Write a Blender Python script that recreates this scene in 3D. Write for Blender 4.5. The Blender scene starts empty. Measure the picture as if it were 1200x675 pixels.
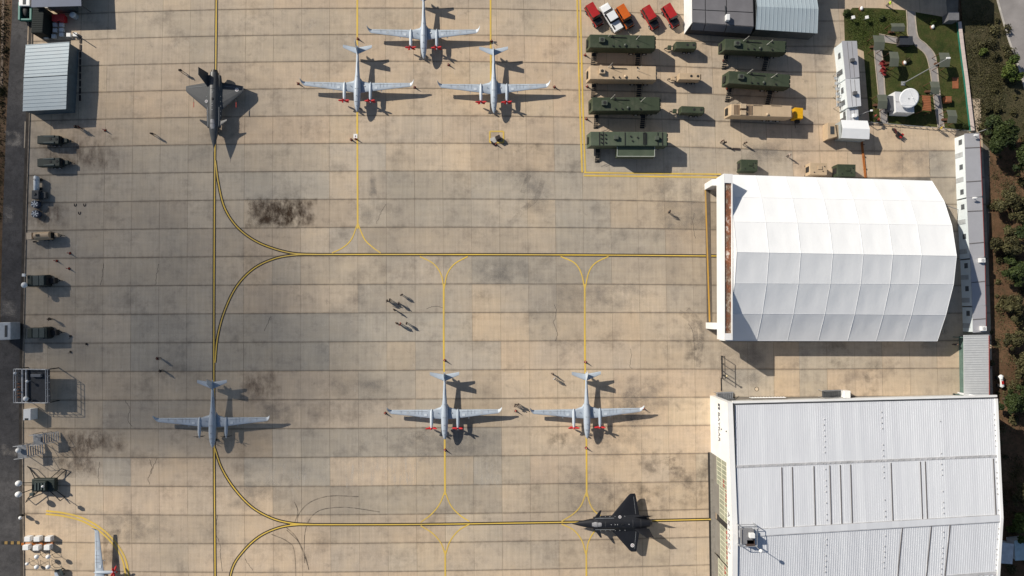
import bpy, bmesh, math, random
from mathutils import Vector, Matrix
random.seed(11)
R_ = math.radians
scene = bpy.context.scene
col = scene.collection

# ------------------------------------------------------------------ camera, sky, sun, exposure
CAM = Vector((9.904, -54.598, 121.609)); CROT = (0.033491, -0.019072, -0.005586)
cd = bpy.data.cameras.new('camera'); cam = bpy.data.objects.new('camera', cd); col.objects.link(cam)
cam.location = CAM; cam.rotation_euler = CROT
cd.sensor_width = 36.0; cd.lens = 24.0; cd.clip_start = 1.0; cd.clip_end = 6000.0
scene.camera = cam
SHX, SHY = 1.26, -0.84                       # shadow of a 1 m stick on the ground
sun_dir = Vector((-SHX, -SHY, 1.0)).normalized()
elev = math.asin(sun_dir.z)
w = bpy.data.worlds.new('World'); scene.world = w; w.use_nodes = True
nt = w.node_tree; bg = nt.nodes['Background']
sky = nt.nodes.new('ShaderNodeTexSky'); sky.sky_type = 'NISHITA'; sky.sun_disc = False
sky.sun_elevation = elev; sky.sun_rotation = math.atan2(sun_dir.x, sun_dir.y)
nt.links.new(sky.outputs[0], bg.inputs[0]); bg.inputs[1].default_value = 0.065
sl = bpy.data.lights.new('sun', 'SUN'); sl.energy = 4.6; sl.angle = R_(0.53); sl.color = (1.0, 0.93, 0.82)
so = bpy.data.objects.new('sun', sl); col.objects.link(so)
so.rotation_euler = sun_dir.to_track_quat('Z', 'Y').to_euler(); so.location = (0, 0, 300)
vs = scene.view_settings
vs.view_transform = 'Standard'; vs.look = 'None'; vs.gamma = 1.0; vs.exposure = 0.12; vs.use_curve_mapping = False

from mathutils import Euler
CM = Euler(CROT, 'XYZ').to_matrix()
def at(px, py, h=0.0):
    "point of the place at height h that the photograph (1200x675) shows at this pixel"
    d = CM @ Vector((px - 600.0, 337.5 - py, -800.0))
    t = (CAM.z - h) / -d.z
    return Vector((CAM.x + d.x * t, CAM.y + d.y * t, h))
def proj(p):
    v = CM.transposed() @ (Vector(p) - CAM)
    return 600 + 800 * v.x / -v.z, 337.5 - 800 * v.y / -v.z

# ------------------------------------------------------------------ materials
def nodes(name):
    m = bpy.data.materials.new(name); m.use_nodes = True
    t = m.node_tree
    return m, t, t.nodes['Principled BSDF']
def N(t, kind, **kw):
    n = t.nodes.new(kind)
    for k, v in kw.items():
        if isinstance(v, tuple) and len(v) == 2 and v[0] == 'in': continue
        setattr(n, k, v)
    return n
def noise(t, scale, vec=None, detail=5, rough=.6):
    n = t.nodes.new('ShaderNodeTexNoise'); n.inputs['Scale'].default_value = scale
    n.inputs['Detail'].default_value = detail; n.inputs['Roughness'].default_value = rough
    if vec is not None: t.links.new(vec, n.inputs['Vector'])
    return n.outputs['Fac']
def ramp(t, fac, stops):
    r = t.nodes.new('ShaderNodeValToRGB'); e = r.color_ramp.elements
    while len(e) < len(stops): e.new(.5)
    for i, (p, c) in enumerate(stops):
        e[i].position = p; e[i].color = (*c, 1) if isinstance(c, tuple) else (c, c, c, 1)
    t.links.new(fac, r.inputs[0]); return r.outputs[0]
def mix(t, fac, a, b, mode='MIX'):
    n = t.nodes.new('ShaderNodeMix'); n.data_type = 'RGBA'; n.blend_type = mode
    for sock, v in ((n.inputs[0], fac), (n.inputs[6], a), (n.inputs[7], b)):
        if hasattr(v, 'type') and hasattr(v, 'links'): t.links.new(v, sock)
        elif isinstance(v, tuple): sock.default_value = (*v, 1) if len(v) == 3 else v
        else: sock.default_value = v
    return n.outputs[2]
def math_(t, op, a, b=0.0, c=None):
    n = t.nodes.new('ShaderNodeMath'); n.operation = op
    for i, v in enumerate((a, b) if c is None else (a, b, c)):
        if hasattr(v, 'links'): t.links.new(v, n.inputs[i])
        else: n.inputs[i].default_value = v
    return n.outputs[0]
def pos(t): return t.nodes.new('ShaderNodeNewGeometry').outputs['Position']
def mapped(t, vec, scale, rot=0):
    m = t.nodes.new('ShaderNodeMapping'); m.inputs['Scale'].default_value = scale
    m.inputs['Rotation'].default_value = (0, 0, rot)
    t.links.new(vec, m.inputs[0]); return m.outputs[0]
def bump(t, b, h, strength, dist=.05):
    n = t.nodes.new('ShaderNodeBump'); n.inputs['Strength'].default_value = strength; n.inputs['Distance'].default_value = dist
    t.links.new(h, n.inputs['Height']); t.links.new(n.outputs[0], b.inputs['Normal'])

MATS = {}
def M(name, c, rough=.6, metal=0.0, var=.18, scale=1.3, bmp=0.0, spec=.4, dirt=None, dirt_amt=.5):
    if name in MATS: return MATS[name]
    m, t, b = nodes(name)
    co = t.nodes.new('ShaderNodeTexCoord').outputs['Object']
    f = noise(t, scale, co, 6)
    lo = tuple(x * (1 - var) for x in c); hi = tuple(min(1, x * (1 + var)) for x in c)
    cc = ramp(t, f, [(.3, lo), (.7, hi)])
    if dirt:
        d = ramp(t, noise(t, scale * .6, co, 8, .7), [(.5, 0.0), (.72, dirt_amt)])
        cc = mix(t, d, cc, dirt)
    t.links.new(cc, b.inputs['Base Color'])
    b.inputs['Roughness'].default_value = rough; b.inputs['Metallic'].default_value = metal
    b.inputs['Specular IOR Level'].default_value = spec
    if bmp: bump(t, b, noise(t, scale * 8, co, 4), bmp)
    MATS[name] = m; return m

def concrete(name, use_object):
    m, t, b = nodes(name)
    p = pos(t)
    if use_object: tint = t.nodes.new('ShaderNodeObjectInfo').outputs['Color']
    else:
        a = t.nodes.new('ShaderNodeAttribute'); a.attribute_name = 'tint'; tint = a.outputs['Color']
    big = ramp(t, noise(t, .035, p, 7, .6), [(.30, (.70, .73, .77)), (.5, (.98, .98, .98)), (.70, (1.13, 1.07, .98))])
    c = mix(t, 1.0, tint, big, 'MULTIPLY')
    med = ramp(t, noise(t, .5, p, 8, .7), [(.30, (.80, .80, .81)), (.46, (.98, .98, .98)), (.74, (1.07, 1.06, 1.03))])
    c = mix(t, 1.0, c, med, 'MULTIPLY')
    streak = ramp(t, noise(t, 1.0, mapped(t, p, (2.3, .12, 1)), 7, .65), [(.30, (.88, .87, .87)), (.68, (1.08, 1.08, 1.08))])
    c = mix(t, .8, c, streak, 'MULTIPLY')
    streak2 = ramp(t, noise(t, 1.0, mapped(t, p, (.07, 1.2, 1)), 5, .6), [(.38, (.93, .92, .91)), (.62, (1.05, 1.05, 1.05))])
    c = mix(t, .55, c, streak2, 'MULTIPLY')
    pale = ramp(t, noise(t, .5, mapped(t, p, (1.0, .45, 1)), 8, .75), [(.60, 0.0), (.80, .5)])
    c = mix(t, pale, c, (.60, .55, .47))
    fine = ramp(t, noise(t, 7, p, 4, .7), [(.3, (.92, .92, .92)), (.7, (1.06, 1.06, 1.06))])
    c = mix(t, 1.0, c, fine, 'MULTIPLY')
    # oil and soot spots
    blot = ramp(t, noise(t, .16, p, 9, .72), [(.32, (.64, .64, .65)), (.47, (1.0, 1.0, 1.0)), (.70, (1.06, 1.05, 1.02))])
    c = mix(t, .9, c, blot, 'MULTIPLY')
    sp = ramp(t, noise(t, .33, p, 9, .75), [(.60, 0.0), (.74, .55)])
    c = mix(t, sp, c, (.10, .09, .085))
    # dirty, spalled slab edges
    uv = t.nodes.new('ShaderNodeUVMap').outputs[0]
    s = t.nodes.new('ShaderNodeSeparateXYZ'); t.links.new(uv, s.inputs[0])
    def edge(o): return math_(t, 'MINIMUM', o, math_(t, 'SUBTRACT', 1.0, o))
    e = math_(t, 'MINIMUM', math_(t, 'MULTIPLY', edge(s.outputs[0]), 5.0), edge(s.outputs[1]))
    e = math_(t, 'ADD', e, math_(t, 'MULTIPLY', math_(t, 'SUBTRACT', noise(t, .9, p, 6, .7), .5), .10))
    ed = ramp(t, e, [(.0, .7), (.02, .3), (.055, .0)])
    c = mix(t, ed, c, mix(t, 1.0, c, (.52, .5, .48), 'MULTIPLY'))
    t.links.new(c, b.inputs['Base Color'])
    b.inputs['Roughness'].default_value = .88; b.inputs['Specular IOR Level'].default_value = .25
    bump(t, b, noise(t, 4, p, 6, .7), .25, .02)
    return m

def ground_mat(name, c1, c2, c3, s1=.12, s2=1.4, rough=.95, bmp=.5):
    m, t, b = nodes(name); p = pos(t)
    a = ramp(t, noise(t, s1, p, 8, .65), [(.38, c1), (.6, c2)])
    c = mix(t, ramp(t, noise(t, s2, p, 8, .75), [(.45, 0.0), (.68, .8)]), a, c3)
    c = mix(t, 1.0, c, ramp(t, noise(t, s2 * 6, p, 3, .7), [(.25, (.7, .7, .7)), (.75, (1.25, 1.25, 1.25))]), 'MULTIPLY')
    t.links.new(c, b.inputs['Base Color']); b.inputs['Roughness'].default_value = rough
    b.inputs['Specular IOR Level'].default_value = .15
    bump(t, b, noise(t, s2 * 4, p, 6, .7), bmp, .12)
    return m

def decal(name, c, scale=.6, lo=.42, hi=.62, amt=.9, stretch=(1, 1, 1), soft=True):
    "thin stain: noise-shaped film fading at the sheet's own border (UV)"
    m, t, b = nodes(name); p = pos(t)
    f = ramp(t, noise(t, scale, mapped(t, p, stretch), 8, .72), [(lo, 0.0), (hi, amt)])
    if soft:
        uv = t.nodes.new('ShaderNodeUVMap').outputs[0]
        s = t.nodes.new('ShaderNodeSeparateXYZ'); t.links.new(uv, s.inputs[0])
        def edge(o): return math_(t, 'MINIMUM', o, math_(t, 'SUBTRACT', 1.0, o))
        e = math_(t, 'MINIMUM', edge(s.outputs[0]), edge(s.outputs[1]))
        e = math_(t, 'ADD', e, math_(t, 'MULTIPLY', math_(t, 'SUBTRACT', noise(t, .7, p, 5, .6),   .5), .55))
        f = mix(t, 1.0, f, ramp(t, e, [(.0, 0.0), (.28, 1.0)]), 'MULTIPLY')
    tr = t.nodes.new('ShaderNodeBsdfTransparent'); ms = t.nodes.new('ShaderNodeMixShader')
    t.links.new(f, ms.inputs[0]); t.links.new(tr.outputs[0], ms.inputs[1]); t.links.new(b.outputs[0], ms.inputs[2])
    t.links.new(ms.outputs[0], t.nodes['Material Output'].inputs[0])
    b.inputs['Base Color'].default_value = (*c, 1); b.inputs['Roughness'].default_value = .9
    b.inputs['Specular IOR Level'].default_value = .2
    return m
def paint(name, c, worn=.45):
    m, t, b = nodes(name); p = pos(t)
    cc = mix(t, ramp(t, noise(t, 1.6, p, 8, .75), [(.5, 0.0), (.75, worn)]), c, tuple(x * .5 + (.08 if c[0] > .1 else .02) for x in c))
    cc = mix(t, ramp(t, noise(t, .12, p, 4), [(.4, 0.0), (.65, .35 if c[0] > .1 else 0.0)]), cc, (.30, .25, .17))
    t.links.new(cc, b.inputs['Base Color']); b.inputs['Roughness'].default_value = .75
    return m
def leaf_mat(name, c1, c2):
    m, t, b = nodes(name)
    a = t.nodes.new('ShaderNodeAttribute'); a.attribute_name = 'tint'
    t.links.new(ramp(t, a.outputs['Fac'], [(0.0, c1), (1.0, c2)]), b.inputs['Base Color'])
    b.inputs['Roughness'].default_value = .65; b.inputs['Specular IOR Level'].default_value = .25
    return m

SLAB = concrete('apron_slab_concrete', True); SLABR = concrete('apron_far_concrete', False)
YEL = paint('yellow_line_paint', (.74, .50, .07)); BLK = paint('black_line_paint', (.016, .014, .013), .15)
YEL2 = paint('orange_yellow_line_paint', (.66, .36, .04))

# ------------------------------------------------------------------ mesh builder
class MB:
    def __init__(s): s.v = []; s.f = []; s.sm = []
    def add(s, vs, fs, smooth=False):
        o = len(s.v); s.v += [Vector(q) for q in vs]
        s.f += [tuple(i + o for i in f) for f in fs]; s.sm += [smooth] * len(fs); return s
    def box(s, x0, x1, y0, y1, z0, z1):
        return s.add([(x0,y0,z0),(x1,y0,z0),(x1,y1,z0),(x0,y1,z0),(x0,y0,z1),(x1,y0,z1),(x1,y1,z1),(x0,y1,z1)],
                     [(0,3,2,1),(4,5,6,7),(0,1,5,4),(1,2,6,5),(2,3,7,6),(3,0,4,7)])
    def prism(s, bot, top):
        n = len(bot)
        fs = [tuple(range(n))[::-1], tuple(range(n, 2*n))] + [(i, (i+1) % n, n + (i+1) % n, n + i) for i in range(n)]
        return s.add(list(bot) + list(top), fs)
    def sheet(s, pts): return s.add(pts, [tuple(range(len(pts)))])
    def cyl(s, p, q, r0, r1=None, n=10, smooth=True):
        p, q = Vector(p), Vector(q); r1 = r0 if r1 is None else r1
        d = (q - p).normalized(); a = d.orthogonal().normalized(); b = d.cross(a)
        A = [p + (a*math.cos(2*math.pi*i/n) + b*math.sin(2*math.pi*i/n))*r0 for i in range(n)]
        B = [q + (a*math.cos(2*math.pi*i/n) + b*math.sin(2*math.pi*i/n))*r1 for i in range(n)]
        s.add(A + B, [(i, (i+1) % n, n + (i+1) % n, n + i) for i in range(n)], smooth)
        s.add(A, [tuple(range(n))[::-1]]); s.add(B, [tuple(range(n))]); return s
    def tube(s, pts, r, n=6):
        for a, b in zip(pts, pts[1:]): s.cyl(a, b, r, n=n)
        return s
    def bar(s, p, q, w, h):
        p, q = Vector(p), Vector(q); d = (q - p).normalized()
        side = d.cross(Vector((0,0,1)));
        if side.length < 1e-4: side = Vector((1,0,0))
        side.normalize(); up = side.cross(d).normalized()
        o = [side*w/2 + up*h/2, -side*w/2 + up*h/2, -side*w/2 - up*h/2, side*w/2 - up*h/2]
        return s.add([p + k for k in o] + [q + k for k in o], [(0,1,2,3),(7,6,5,4),(0,4,5,1),(1,5,6,2),(2,6,7,3),(3,7,4,0)])
    def ell(s, c, rx, ry, rz, nu=14, nv=8):
        c = Vector(c); vs = [c + Vector((0,0,rz))]
        for j in range(1, nv):
            th = math.pi*j/nv
            vs += [c + Vector((rx*math.sin(th)*math.cos(2*math.pi*i/nu), ry*math.sin(th)*math.sin(2*math.pi*i/nu), rz*math.cos(th))) for i in range(nu)]
        vs.append(c - Vector((0,0,rz))); fs = []
        for i in range(nu):
            fs.append((0, 1+i, 1+(i+1) % nu))
            for j in range(nv-2):
                a = 1+j*nu; b = a+nu; fs.append((a+i, b+i, b+(i+1) % nu, a+(i+1) % nu))
            a = 1+(nv-2)*nu; fs.append((a+i, len(vs)-1, a+(i+1) % nu))
        return s.add(vs, fs, True)
    def loft(s, rings, smooth=True, caps=True):
        n = len(rings[0]); vs = [q for r in rings for q in r]; fs = []
        for k in range(len(rings)-1):
            for i in range(n): fs.append((k*n+i, k*n+(i+1) % n, (k+1)*n+(i+1) % n, (k+1)*n+i))
        s.add(vs, fs, smooth)
        if caps: s.add(rings[0], [tuple(range(n))[::-1]]); s.add(rings[-1], [tuple(range(n))])
        return s
    def build(s, name, mat, parent=None, world=False, bev=0.0, uv=None):
        me = bpy.data.meshes.new(name)
        off = parent.location if (world and parent) else Vector((0,0,0))
        me.from_pydata([tuple(q - off) for q in s.v], [], s.f)
        me.polygons.foreach_set('use_smooth', s.sm)
        bm = bmesh.new(); bm.from_mesh(me)
        if bev:
            bmesh.ops.remove_doubles(bm, verts=bm.verts, dist=1e-5)
            es = [e for e in bm.edges if len(e.link_faces) == 2 and e.calc_face_angle(0) > .5]
            bmesh.ops.bevel(bm, geom=es, offset=bev, segments=2, affect='EDGES', profile=.6)
        bmesh.ops.recalc_face_normals(bm, faces=bm.faces)
        bm.to_mesh(me); bm.free()
        if uv:
            l = me.uv_layers.new(name='UVMap')
            for i, loop in enumerate(me.loops): l.data[i].uv = uv[loop.vertex_index % len(uv)]
        me.materials.append(mat)
        o = bpy.data.objects.new(name, me); col.objects.link(o)
        if parent: o.parent = parent
        return o
def tag(o, label=None, cat=None, group=None, kind=None):
    if label: o['label'] = label
    if cat: o['category'] = cat
    if group: o['group'] = group
    if kind: o['kind'] = kind
    return o
def thing(name, label, cat, loc=(0,0,0), rz=0.0, group=None):
    o = bpy.data.objects.new(name, None); col.objects.link(o); o.empty_display_size = .3
    o.location = loc; o.rotation_euler = (0, 0, rz)
    return tag(o, label, cat, group)
KIDS = {}
def dup(o, label=None, loc=None, rz=None, parent=None):
    c = o.copy(); col.objects.link(c); c.parent = parent
    if label: c['label'] = label
    if loc is not None: c.location = loc
    if rz is not None: c.rotation_euler = (0, 0, rz)
    for ch in list(o.children): dup(ch, parent=c)
    return c
def P2(p): return Vector((p.x, p.y, 0))
def poly(pts, h=0.0): return [at(x, y, h) for x, y in pts]
def block(mb, pts, h, z0=0.0):
    "upright block whose roof corners at height h are seen at these pixels"
    top = poly(pts, h); return mb.prism([Vector((p.x, p.y, z0)) for p in top], top)
def rect(x0, y0, x1, y1): return [(x0, y0), (x1, y0), (x1, y1), (x0, y1)]
def lerp(a, b, t): return a + (b - a) * t
def spline(pts, n=10):
    out = []; P = [Vector(p) for p in pts]; P = [P[0]*2 - P[1]] + P + [P[-1]*2 - P[-2]]
    for i in range(1, len(P)-2):
        a, b, c, d = P[i-1:i+3]
        for k in range(n):
            t = k/n
            out.append(.5*((2*b) + (c-a)*t + (2*a-5*b+4*c-d)*t*t + (3*b-a-3*c+d)*t**3))
    out.append(P[-2]); return out
def ribbon(mb, pts, wd, z, off=0.0):
    L = []; Rr = []
    for i, p in enumerate(pts):
        d = (pts[min(i+1, len(pts)-1)] - pts[max(i-1, 0)]); n = Vector((-d.y, d.x, 0)).normalized()
        q = Vector((p.x, p.y, z)) + n*off
        L.append(q + n*wd/2); Rr.append(q - n*wd/2)
    k = len(pts)
    return mb.add(L + Rr, [(i, k+i, k+i+1, i+1) for i in range(k-1)])
def px_line(pts, n=8, smooth=True):
    w3 = [at(x, y, 0) for x, y in pts]
    return spline(w3, n) if smooth and len(w3) > 2 else w3

# ------------------------------------------------------------------ ground, apron, road
dirt = ground_mat('dry_earth', (.085, .052, .032), (.17, .11, .07), (.06, .056, .028), .10, .9)
bank = ground_mat('red_brown_bank_earth', (.11, .062, .036), (.18, .105, .06), (.05, .046, .024), .14, 1.1)
asphalt = ground_mat('worn_asphalt', (.070, .068, .070), (.105, .10, .10), (.045, .043, .043), .16, 1.0, .9, .2)
g = MB().sheet([(-2500,-2500,-.30),(2500,-2500,-.30),(2500,2500,-.30),(-2500,2500,-.30)]).build('ground', dirt); tag(g, kind='structure')
AP = [(31,-60),(34,60),(31,140),(27,260),(24.5,400),(24,520),(27,760),(1150,760),(1150,470),(1160,470),(1160,158),(1137,156),(1122,26),(1126,-60)]
apron = MB().sheet(poly(AP, -.035)).build('apron', M('joint_filler', (.17, .15, .125), .95, var=.35, scale=.3)); tag(apron, kind='structure')
KX = [0.068,0.243,-0.042,0.068,0.56,0.069,-0.554,-0.371,0.082,-0.739]
KY = [0.23,-0.837,-0.297,0.757,-0.14,0.177,0.067,-0.252,0.728,-0.069]
def grid(c, r):
    cc = max(-17, min(c, 13))/10; rr = (max(-2, min(r, 22)) - 10)/10
    m = [cc**i * rr**j for i in range(4) for j in range(4-i)]
    return Vector((5*c + sum(a*b for a, b in zip(KX, m)), -5*r + sum(a*b for a, b in zip(KY, m)), 0))
def inside(pt, pg):
    x, y = pt; c = False
    for i in range(len(pg)):
        (x0, y0), (x1, y1) = pg[i], pg[i-1]
        if (y0 > y) != (y1 > y) and x < (x1-x0)*(y-y0)/(y1-y0) + x0: c = not c
    return c
RUN = {}
rng_s = random.Random(4)
for r in range(-4, 26):
    c = -18
    while c < 21:
        n = rng_s.choice((1, 1, 2, 2, 3, 4)); v = (rng_s.uniform(-.085, .07), rng_s.uniform(-.1, .75), rng_s.uniform(0, 1))
        for i in range(n): RUN[(c+i, r)] = v
        c += n
def tint_of(c, r):
    b = Vector((.53, .432, .318)); v = RUN[(c, r)]
    k = 1.0 + v[0] + random.uniform(-.025, .025); g_ = max(0, v[1]) + random.uniform(-.05, .05); pk = v[2]
    if r <= 4: g_ *= .45; k = 1 + (k-1)*.5
    if 2 <= c <= 9 and 13 <= r <= 15: k = 1.06 + random.uniform(-.03, .03); g_ = .05
    if -5 <= c <= 1 and r == 15: k = .88; g_ = .75
    if -6 <= c <= 1 and r == 17: k = .87 + random.uniform(-.02, .02); g_ = .45
    if c >= 2 and r >= 16: k *= 1.02; g_ *= .4
    if -11 <= c <= -5 and r in (11, 12): k = .92 + random.uniform(-.03, .03); g_ = .9
    if 6 <= r <= 10: g_ = max(g_, .3); k *= .985
    if r == 9 and c in (1, 2): k = .90; g_ = .8
    if r == 6 and 1 <= c <= 4: k = .95; g_ = .7
    if c <= -8 and 5 <= r <= 12: g_ = max(g_, .6)
    if c in (8, 9) and r in (7, 8, 9, 10): k *= .88
    if r >= 18 and c < -4: k *= 1.03; g_ *= .3
    if r >= 20: k = 1.07; g_ = 0
    grey = Vector((.42, .385, .33)); b = b.lerp(Vector((.54, .42, .31)), pk*.7)
    return b.lerp(grey, min(1, g_)) * k
slabs = []
HANG = [[(846,215),(1095,218),(1100,396),(846,394)], [(850,480),(1112,478),(1112,700),(850,700)]]
for r in range(-3, 24):
    for c in range(-17, 20):
        ps = [grid(c, r), grid(c+1, r), grid(c+1, r+1), grid(c, r+1)]
        ce = (ps[0]+ps[1]+ps[2]+ps[3])/4; q = proj(ce)
        if not inside(q, AP) or any(inside(q, h) for h in HANG): continue
        cor = [proj(p) for p in ps]
        area = 0.0
        for i in range(6):
            for j in range(6):
                u, v = (i+.5)/6, (j+.5)/6
                p = ps[0].lerp(ps[1], u).lerp(ps[3].lerp(ps[2], u), v); x, y = proj(p)
                if 0 < x < 1200 and 0 < y < 675 and not any(inside((x, y), h) for h in HANG): area += 1
        sc = (cor[1][0]-cor[0][0])*(cor[3][1]-cor[0][1])
        edge_ok = 45 < q[0] < 845
        slabs.append((-(area*sc if edge_ok else area*sc*.5), random.random(), ps, tint_of(c, r)))
slabs.sort(key=lambda s: (s[0], s[1]))
UV4 = [(0,1),(1,1),(1,0),(0,0)]
rest = MB(); rest_t = []
for k, (a, _, ps, tn) in enumerate(slabs):
    ce = sum(ps, Vector())/4; gx = random.uniform(.002,.014); gy = random.uniform(.02,.042); z = random.uniform(-.006, .004)
    top = []
    for p in ps:
        d = p - ce; d.x -= math.copysign(gx, d.x); d.y -= math.copysign(gy, d.y); top.append(d + Vector((0,0,z)))
    if k < 300:
        mb = MB(); mb.add(top + [t - Vector((0,0,.04)) for t in top], [(0,3,2,1),(0,1,5,4),(1,2,6,5),(2,3,7,6),(3,0,4,7)])
        o = mb.build('slab', SLAB, apron, uv=UV4); o.location = ce; o.color = (*tn, 1)
    else:
        rest.add([t + ce for t in top], [(0,3,2,1)]); rest_t.append(tn)
o = rest.build('paving_slabs', SLABR, apron, uv=UV4); o['kind'] = 'stuff'
ca = o.data.color_attributes.new('tint', 'FLOAT_COLOR', 'CORNER')
for pl in o.data.polygons:
    for li in pl.loop_indices: ca.data[li].color = (*rest_t[pl.index], 1)

# perimeter road on the left, verge and kerb
rd_r = [(35,-60),(35,40),(32,140),(28,260),(25,400),(24,520),(26.5,760)]
rd_l = [(15,-60),(14,20),(8,130),(3,260),(0,400),(-3,520),(-3,760)]
road = MB().sheet(poly(rd_l, .0) + poly(rd_r[::-1], .0)).build('road', asphalt); tag(road, kind='structure')
kb = MB(); pts = px_line(rd_r, 6)
ribbon(kb, pts, .5, .012); kerb = kb.build('kerb', M('drain_shade_strip', (.055, .047, .04), .95, var=.5, scale=.5)); tag(kerb, kind='structure')  # flat dark strip: drain shadow painted along the road edge
kb = MB()
for a, b in zip(pts, pts[1:]): kb.bar(a + Vector((.42,0,.05)), b + Vector((.42,0,.05)), .16, .14)
tag(kb.build('kerb_stone', M('kerb_concrete', (.24,.2,.16), .9, var=.4, scale=1.2)), kind='structure')
ver = MB().sheet(poly([(-60,-60),(15,-60),(14,20),(8,130),(3,260),(0,400),(-3,520),(-3,760),(-60,760)], -.03)).build('verge', dirt); tag(ver, kind='structure')
for pts_, nm in (([(2,0),(5,0),(3,110),(0,110)], 'path'), ):
    tag(MB().sheet(poly(pts_, .004)).build(nm, M('pale_trodden_soil', (.2,.15,.11), .95, var=.5, scale=.3)), kind='structure')
pale_patch = decal('pale_road_patch', (.33,.30,.27), .35, .40, .6, .75)
for (x0,y0,x1,y1) in ((5,153,27,173),(0,352,20,372),(3,240,18,262),(0,520,22,535)):
    MB().sheet(poly(rect(x0,y0,x1,y1), .012)).build('patch', pale_patch, road, uv=UV4)

# right-hand bank, road, lawn
east = MB().sheet(poly([(1137,155),(1122,-60),(1300,-60),(1300,760),(1150,760),(1158,470),(1160,158)], -.02)).build('bank', bank); tag(east, kind='structure')
slope_sheet = MB().sheet(poly([(1136,152),(1122,-60),(1170,-60),(1196,85),(1212,140),(1190,168),(1160,175)], -.012)).build('grass_bank', ground_mat('olive_grass_bank', (.040,.042,.020), (.075,.066,.034), (.11,.085,.05), .15, 1.0)); tag(slope_sheet, kind='structure')
er = MB().sheet(poly([(1160,-60),(1164,-20),(1180,40),(1194,80),(1208,130),(1262,130),(1240,-60)], .01)).build('road', M('grey_road', (.27,.25,.24), .9, var=.2, scale=.3)); tag(er, kind='structure')
ek = MB(); pp = px_line([(1160,-60),(1164,-20),(1180,40),(1194,80),(1208,130)], 5)
for a, b in zip(pp, pp[1:]): ek.bar(a + Vector((0,0,.06)), b + Vector((0,0,.06)), .3, .14)
tag(ek.build('kerb', M('pale_kerb', (.45,.42,.38), .9)), kind='structure')
lawn_m = ground_mat('lawn_grass', (.030, .046, .012), (.066, .078, .022), (.095, .078, .032), .16, .7, .95, .9)
LAWN = [(989,20),(999,9),(1030,9.5),(1063,12),(1075,14.5),(1119,22),(1122,30),(1136.5,153),(1100,149),(1019,143.5),(1012,60),(990,50)]
lawn = MB().sheet(poly(LAWN, .03)).build('lawn', lawn_m); tag(lawn, kind='structure')
pav = M('path_paving', (.30,.28,.27), .9, var=.15, scale=.8, bmp=.2)
def path(L, Rt, nm='path'):
    a = px_line(L, 6); b = px_line(Rt, 6)
    mb = MB(); n = len(a); mb.add([p + Vector((0,0,.05)) for p in a] + [p + Vector((0,0,.05)) for p in b], [(i,i+1,n+i+1,n+i) for i in range(n-1)])
    tag(mb.build(nm, pav), kind='structure')
    e = MB()
    for s in (a, b):
        for p, q in zip(s, s[1:]): e.bar(p + Vector((0,0,.06)), q + Vector((0,0,.06)), .14, .14)
    tag(e.build('path_edging', M('pale_edging', (.42,.36,.29), .9)), kind='structure')
path([(1062,12),(1063,28),(1064,42),(1073,54),(1084,64),(1089,80),(1092,100),(1096,130),(1099,149)],
     [(1072,14),(1073,28),(1076,44),(1085,52),(1095,64),(1098,80),(1100,100),(1104,130),(1106,150)])
path([(1024,58),(1026,80),(1029,110),(1032,143)], [(1033,58),(1035,80),(1037,110),(1040,145)])
path([(1030,40),(1045,43),(1063,46)], [(1034,49),(1047,51),(1066,53)])

# ------------------------------------------------------------------ painted markings, marks and stains (all on the apron)
ZC = [0]
def zz(): ZC[0] += 1; return .0006*ZC[0]
def bordered(pts, n=10, wy=.20, wb=.56, nm='taxiway_line'):
    l = px_line(pts, n)
    z = zz()
    b = ribbon(MB(), l, wb, .011 + z).build(nm, BLK, apron)
    ribbon(MB(), l, wy, .018 + z).build('yellow_stripe', YEL, b)
    return b
def yellow(pts, wd=.30, n=8, m=YEL, nm='yellow_line', z=.020, off=0.0):
    return ribbon(MB(), px_line(pts, n), wd, z + zz()*.5, off).build(nm, m, apron)
bordered([(253.7,-40),(253,60),(251.8,180),(251,300),(250.6,420),(251,520),(251.5,600),(252.5,720)])
bordered([(252.3,188),(256,215),(263,243),(277,265),(297,281),(320,291),(345,297),(372,298.2)])
bordered([(252,425),(255,395),(263,365),(277,336),(297,315),(322,303),(348,298.5),(372,298.2)], n=10)
bordered([(350,298.2),(480,298.2),(600,298.4),(720,299),(845,300)])
bordered([(251.5,525),(260,549),(275,573),(295,594),(318,607),(341,613),(368,614.8)])
bordered([(266,705),(272,667),(286,645),(305,628),(328,618),(350,614.8),(368,614.8)])
bordered([(340,614.8),(480,614.6),(600,613),(720,611),(834,608.5)])
yellow([(418.7,-30),(418.6,120),(419.2,268)], .30); yellow([(419,262),(412,280),(402,290),(389,296.5)], .2); yellow([(419.4,262),(427,280),(437,290),(446,296.5)], .2)
yellow([(574.7,-30),(575,60),(575.4,98)], .30)
yellow([(520,333),(520,400),(521,500),(521.5,580)], .30); yellow([(492,300.5),(508,309),(517,322),(520,338)], .2); yellow([(548,300.5),(533,309),(524,321),(520.5,338)], .2)
yellow([(521.3,576),(515,591),(505,603),(493,612)], .2); yellow([(521.5,576),(528,592),(538,603),(550,611)], .2)
yellow([(493,616),(507,625),(517,637),(521.5,650)], .2); yellow([(550,614),(537,622),(527,635),(522,650)], .2); yellow([(521.7,645),(521.8,720)], .28)
yellow([(685.2,333),(685.5,420),(687,500),(687.5,582)], .30); yellow([(657,300.5),(673,308),(681,320),(685,338)], .2); yellow([(713,300.5),(698,308),(690,319),(685.6,338)], .2)
yellow([(687.3,576),(681,592),(672,602),(658,611)], .2); yellow([(687.6,576),(692,592),(700,602),(716,611)], .2)
yellow([(658,614),(672,621),(682,634),(686.5,650)], .2); yellow([(712,613),(699,620),(690,634),(687,650)], .2); yellow([(687,645),(687.2,720)], .28)
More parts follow.
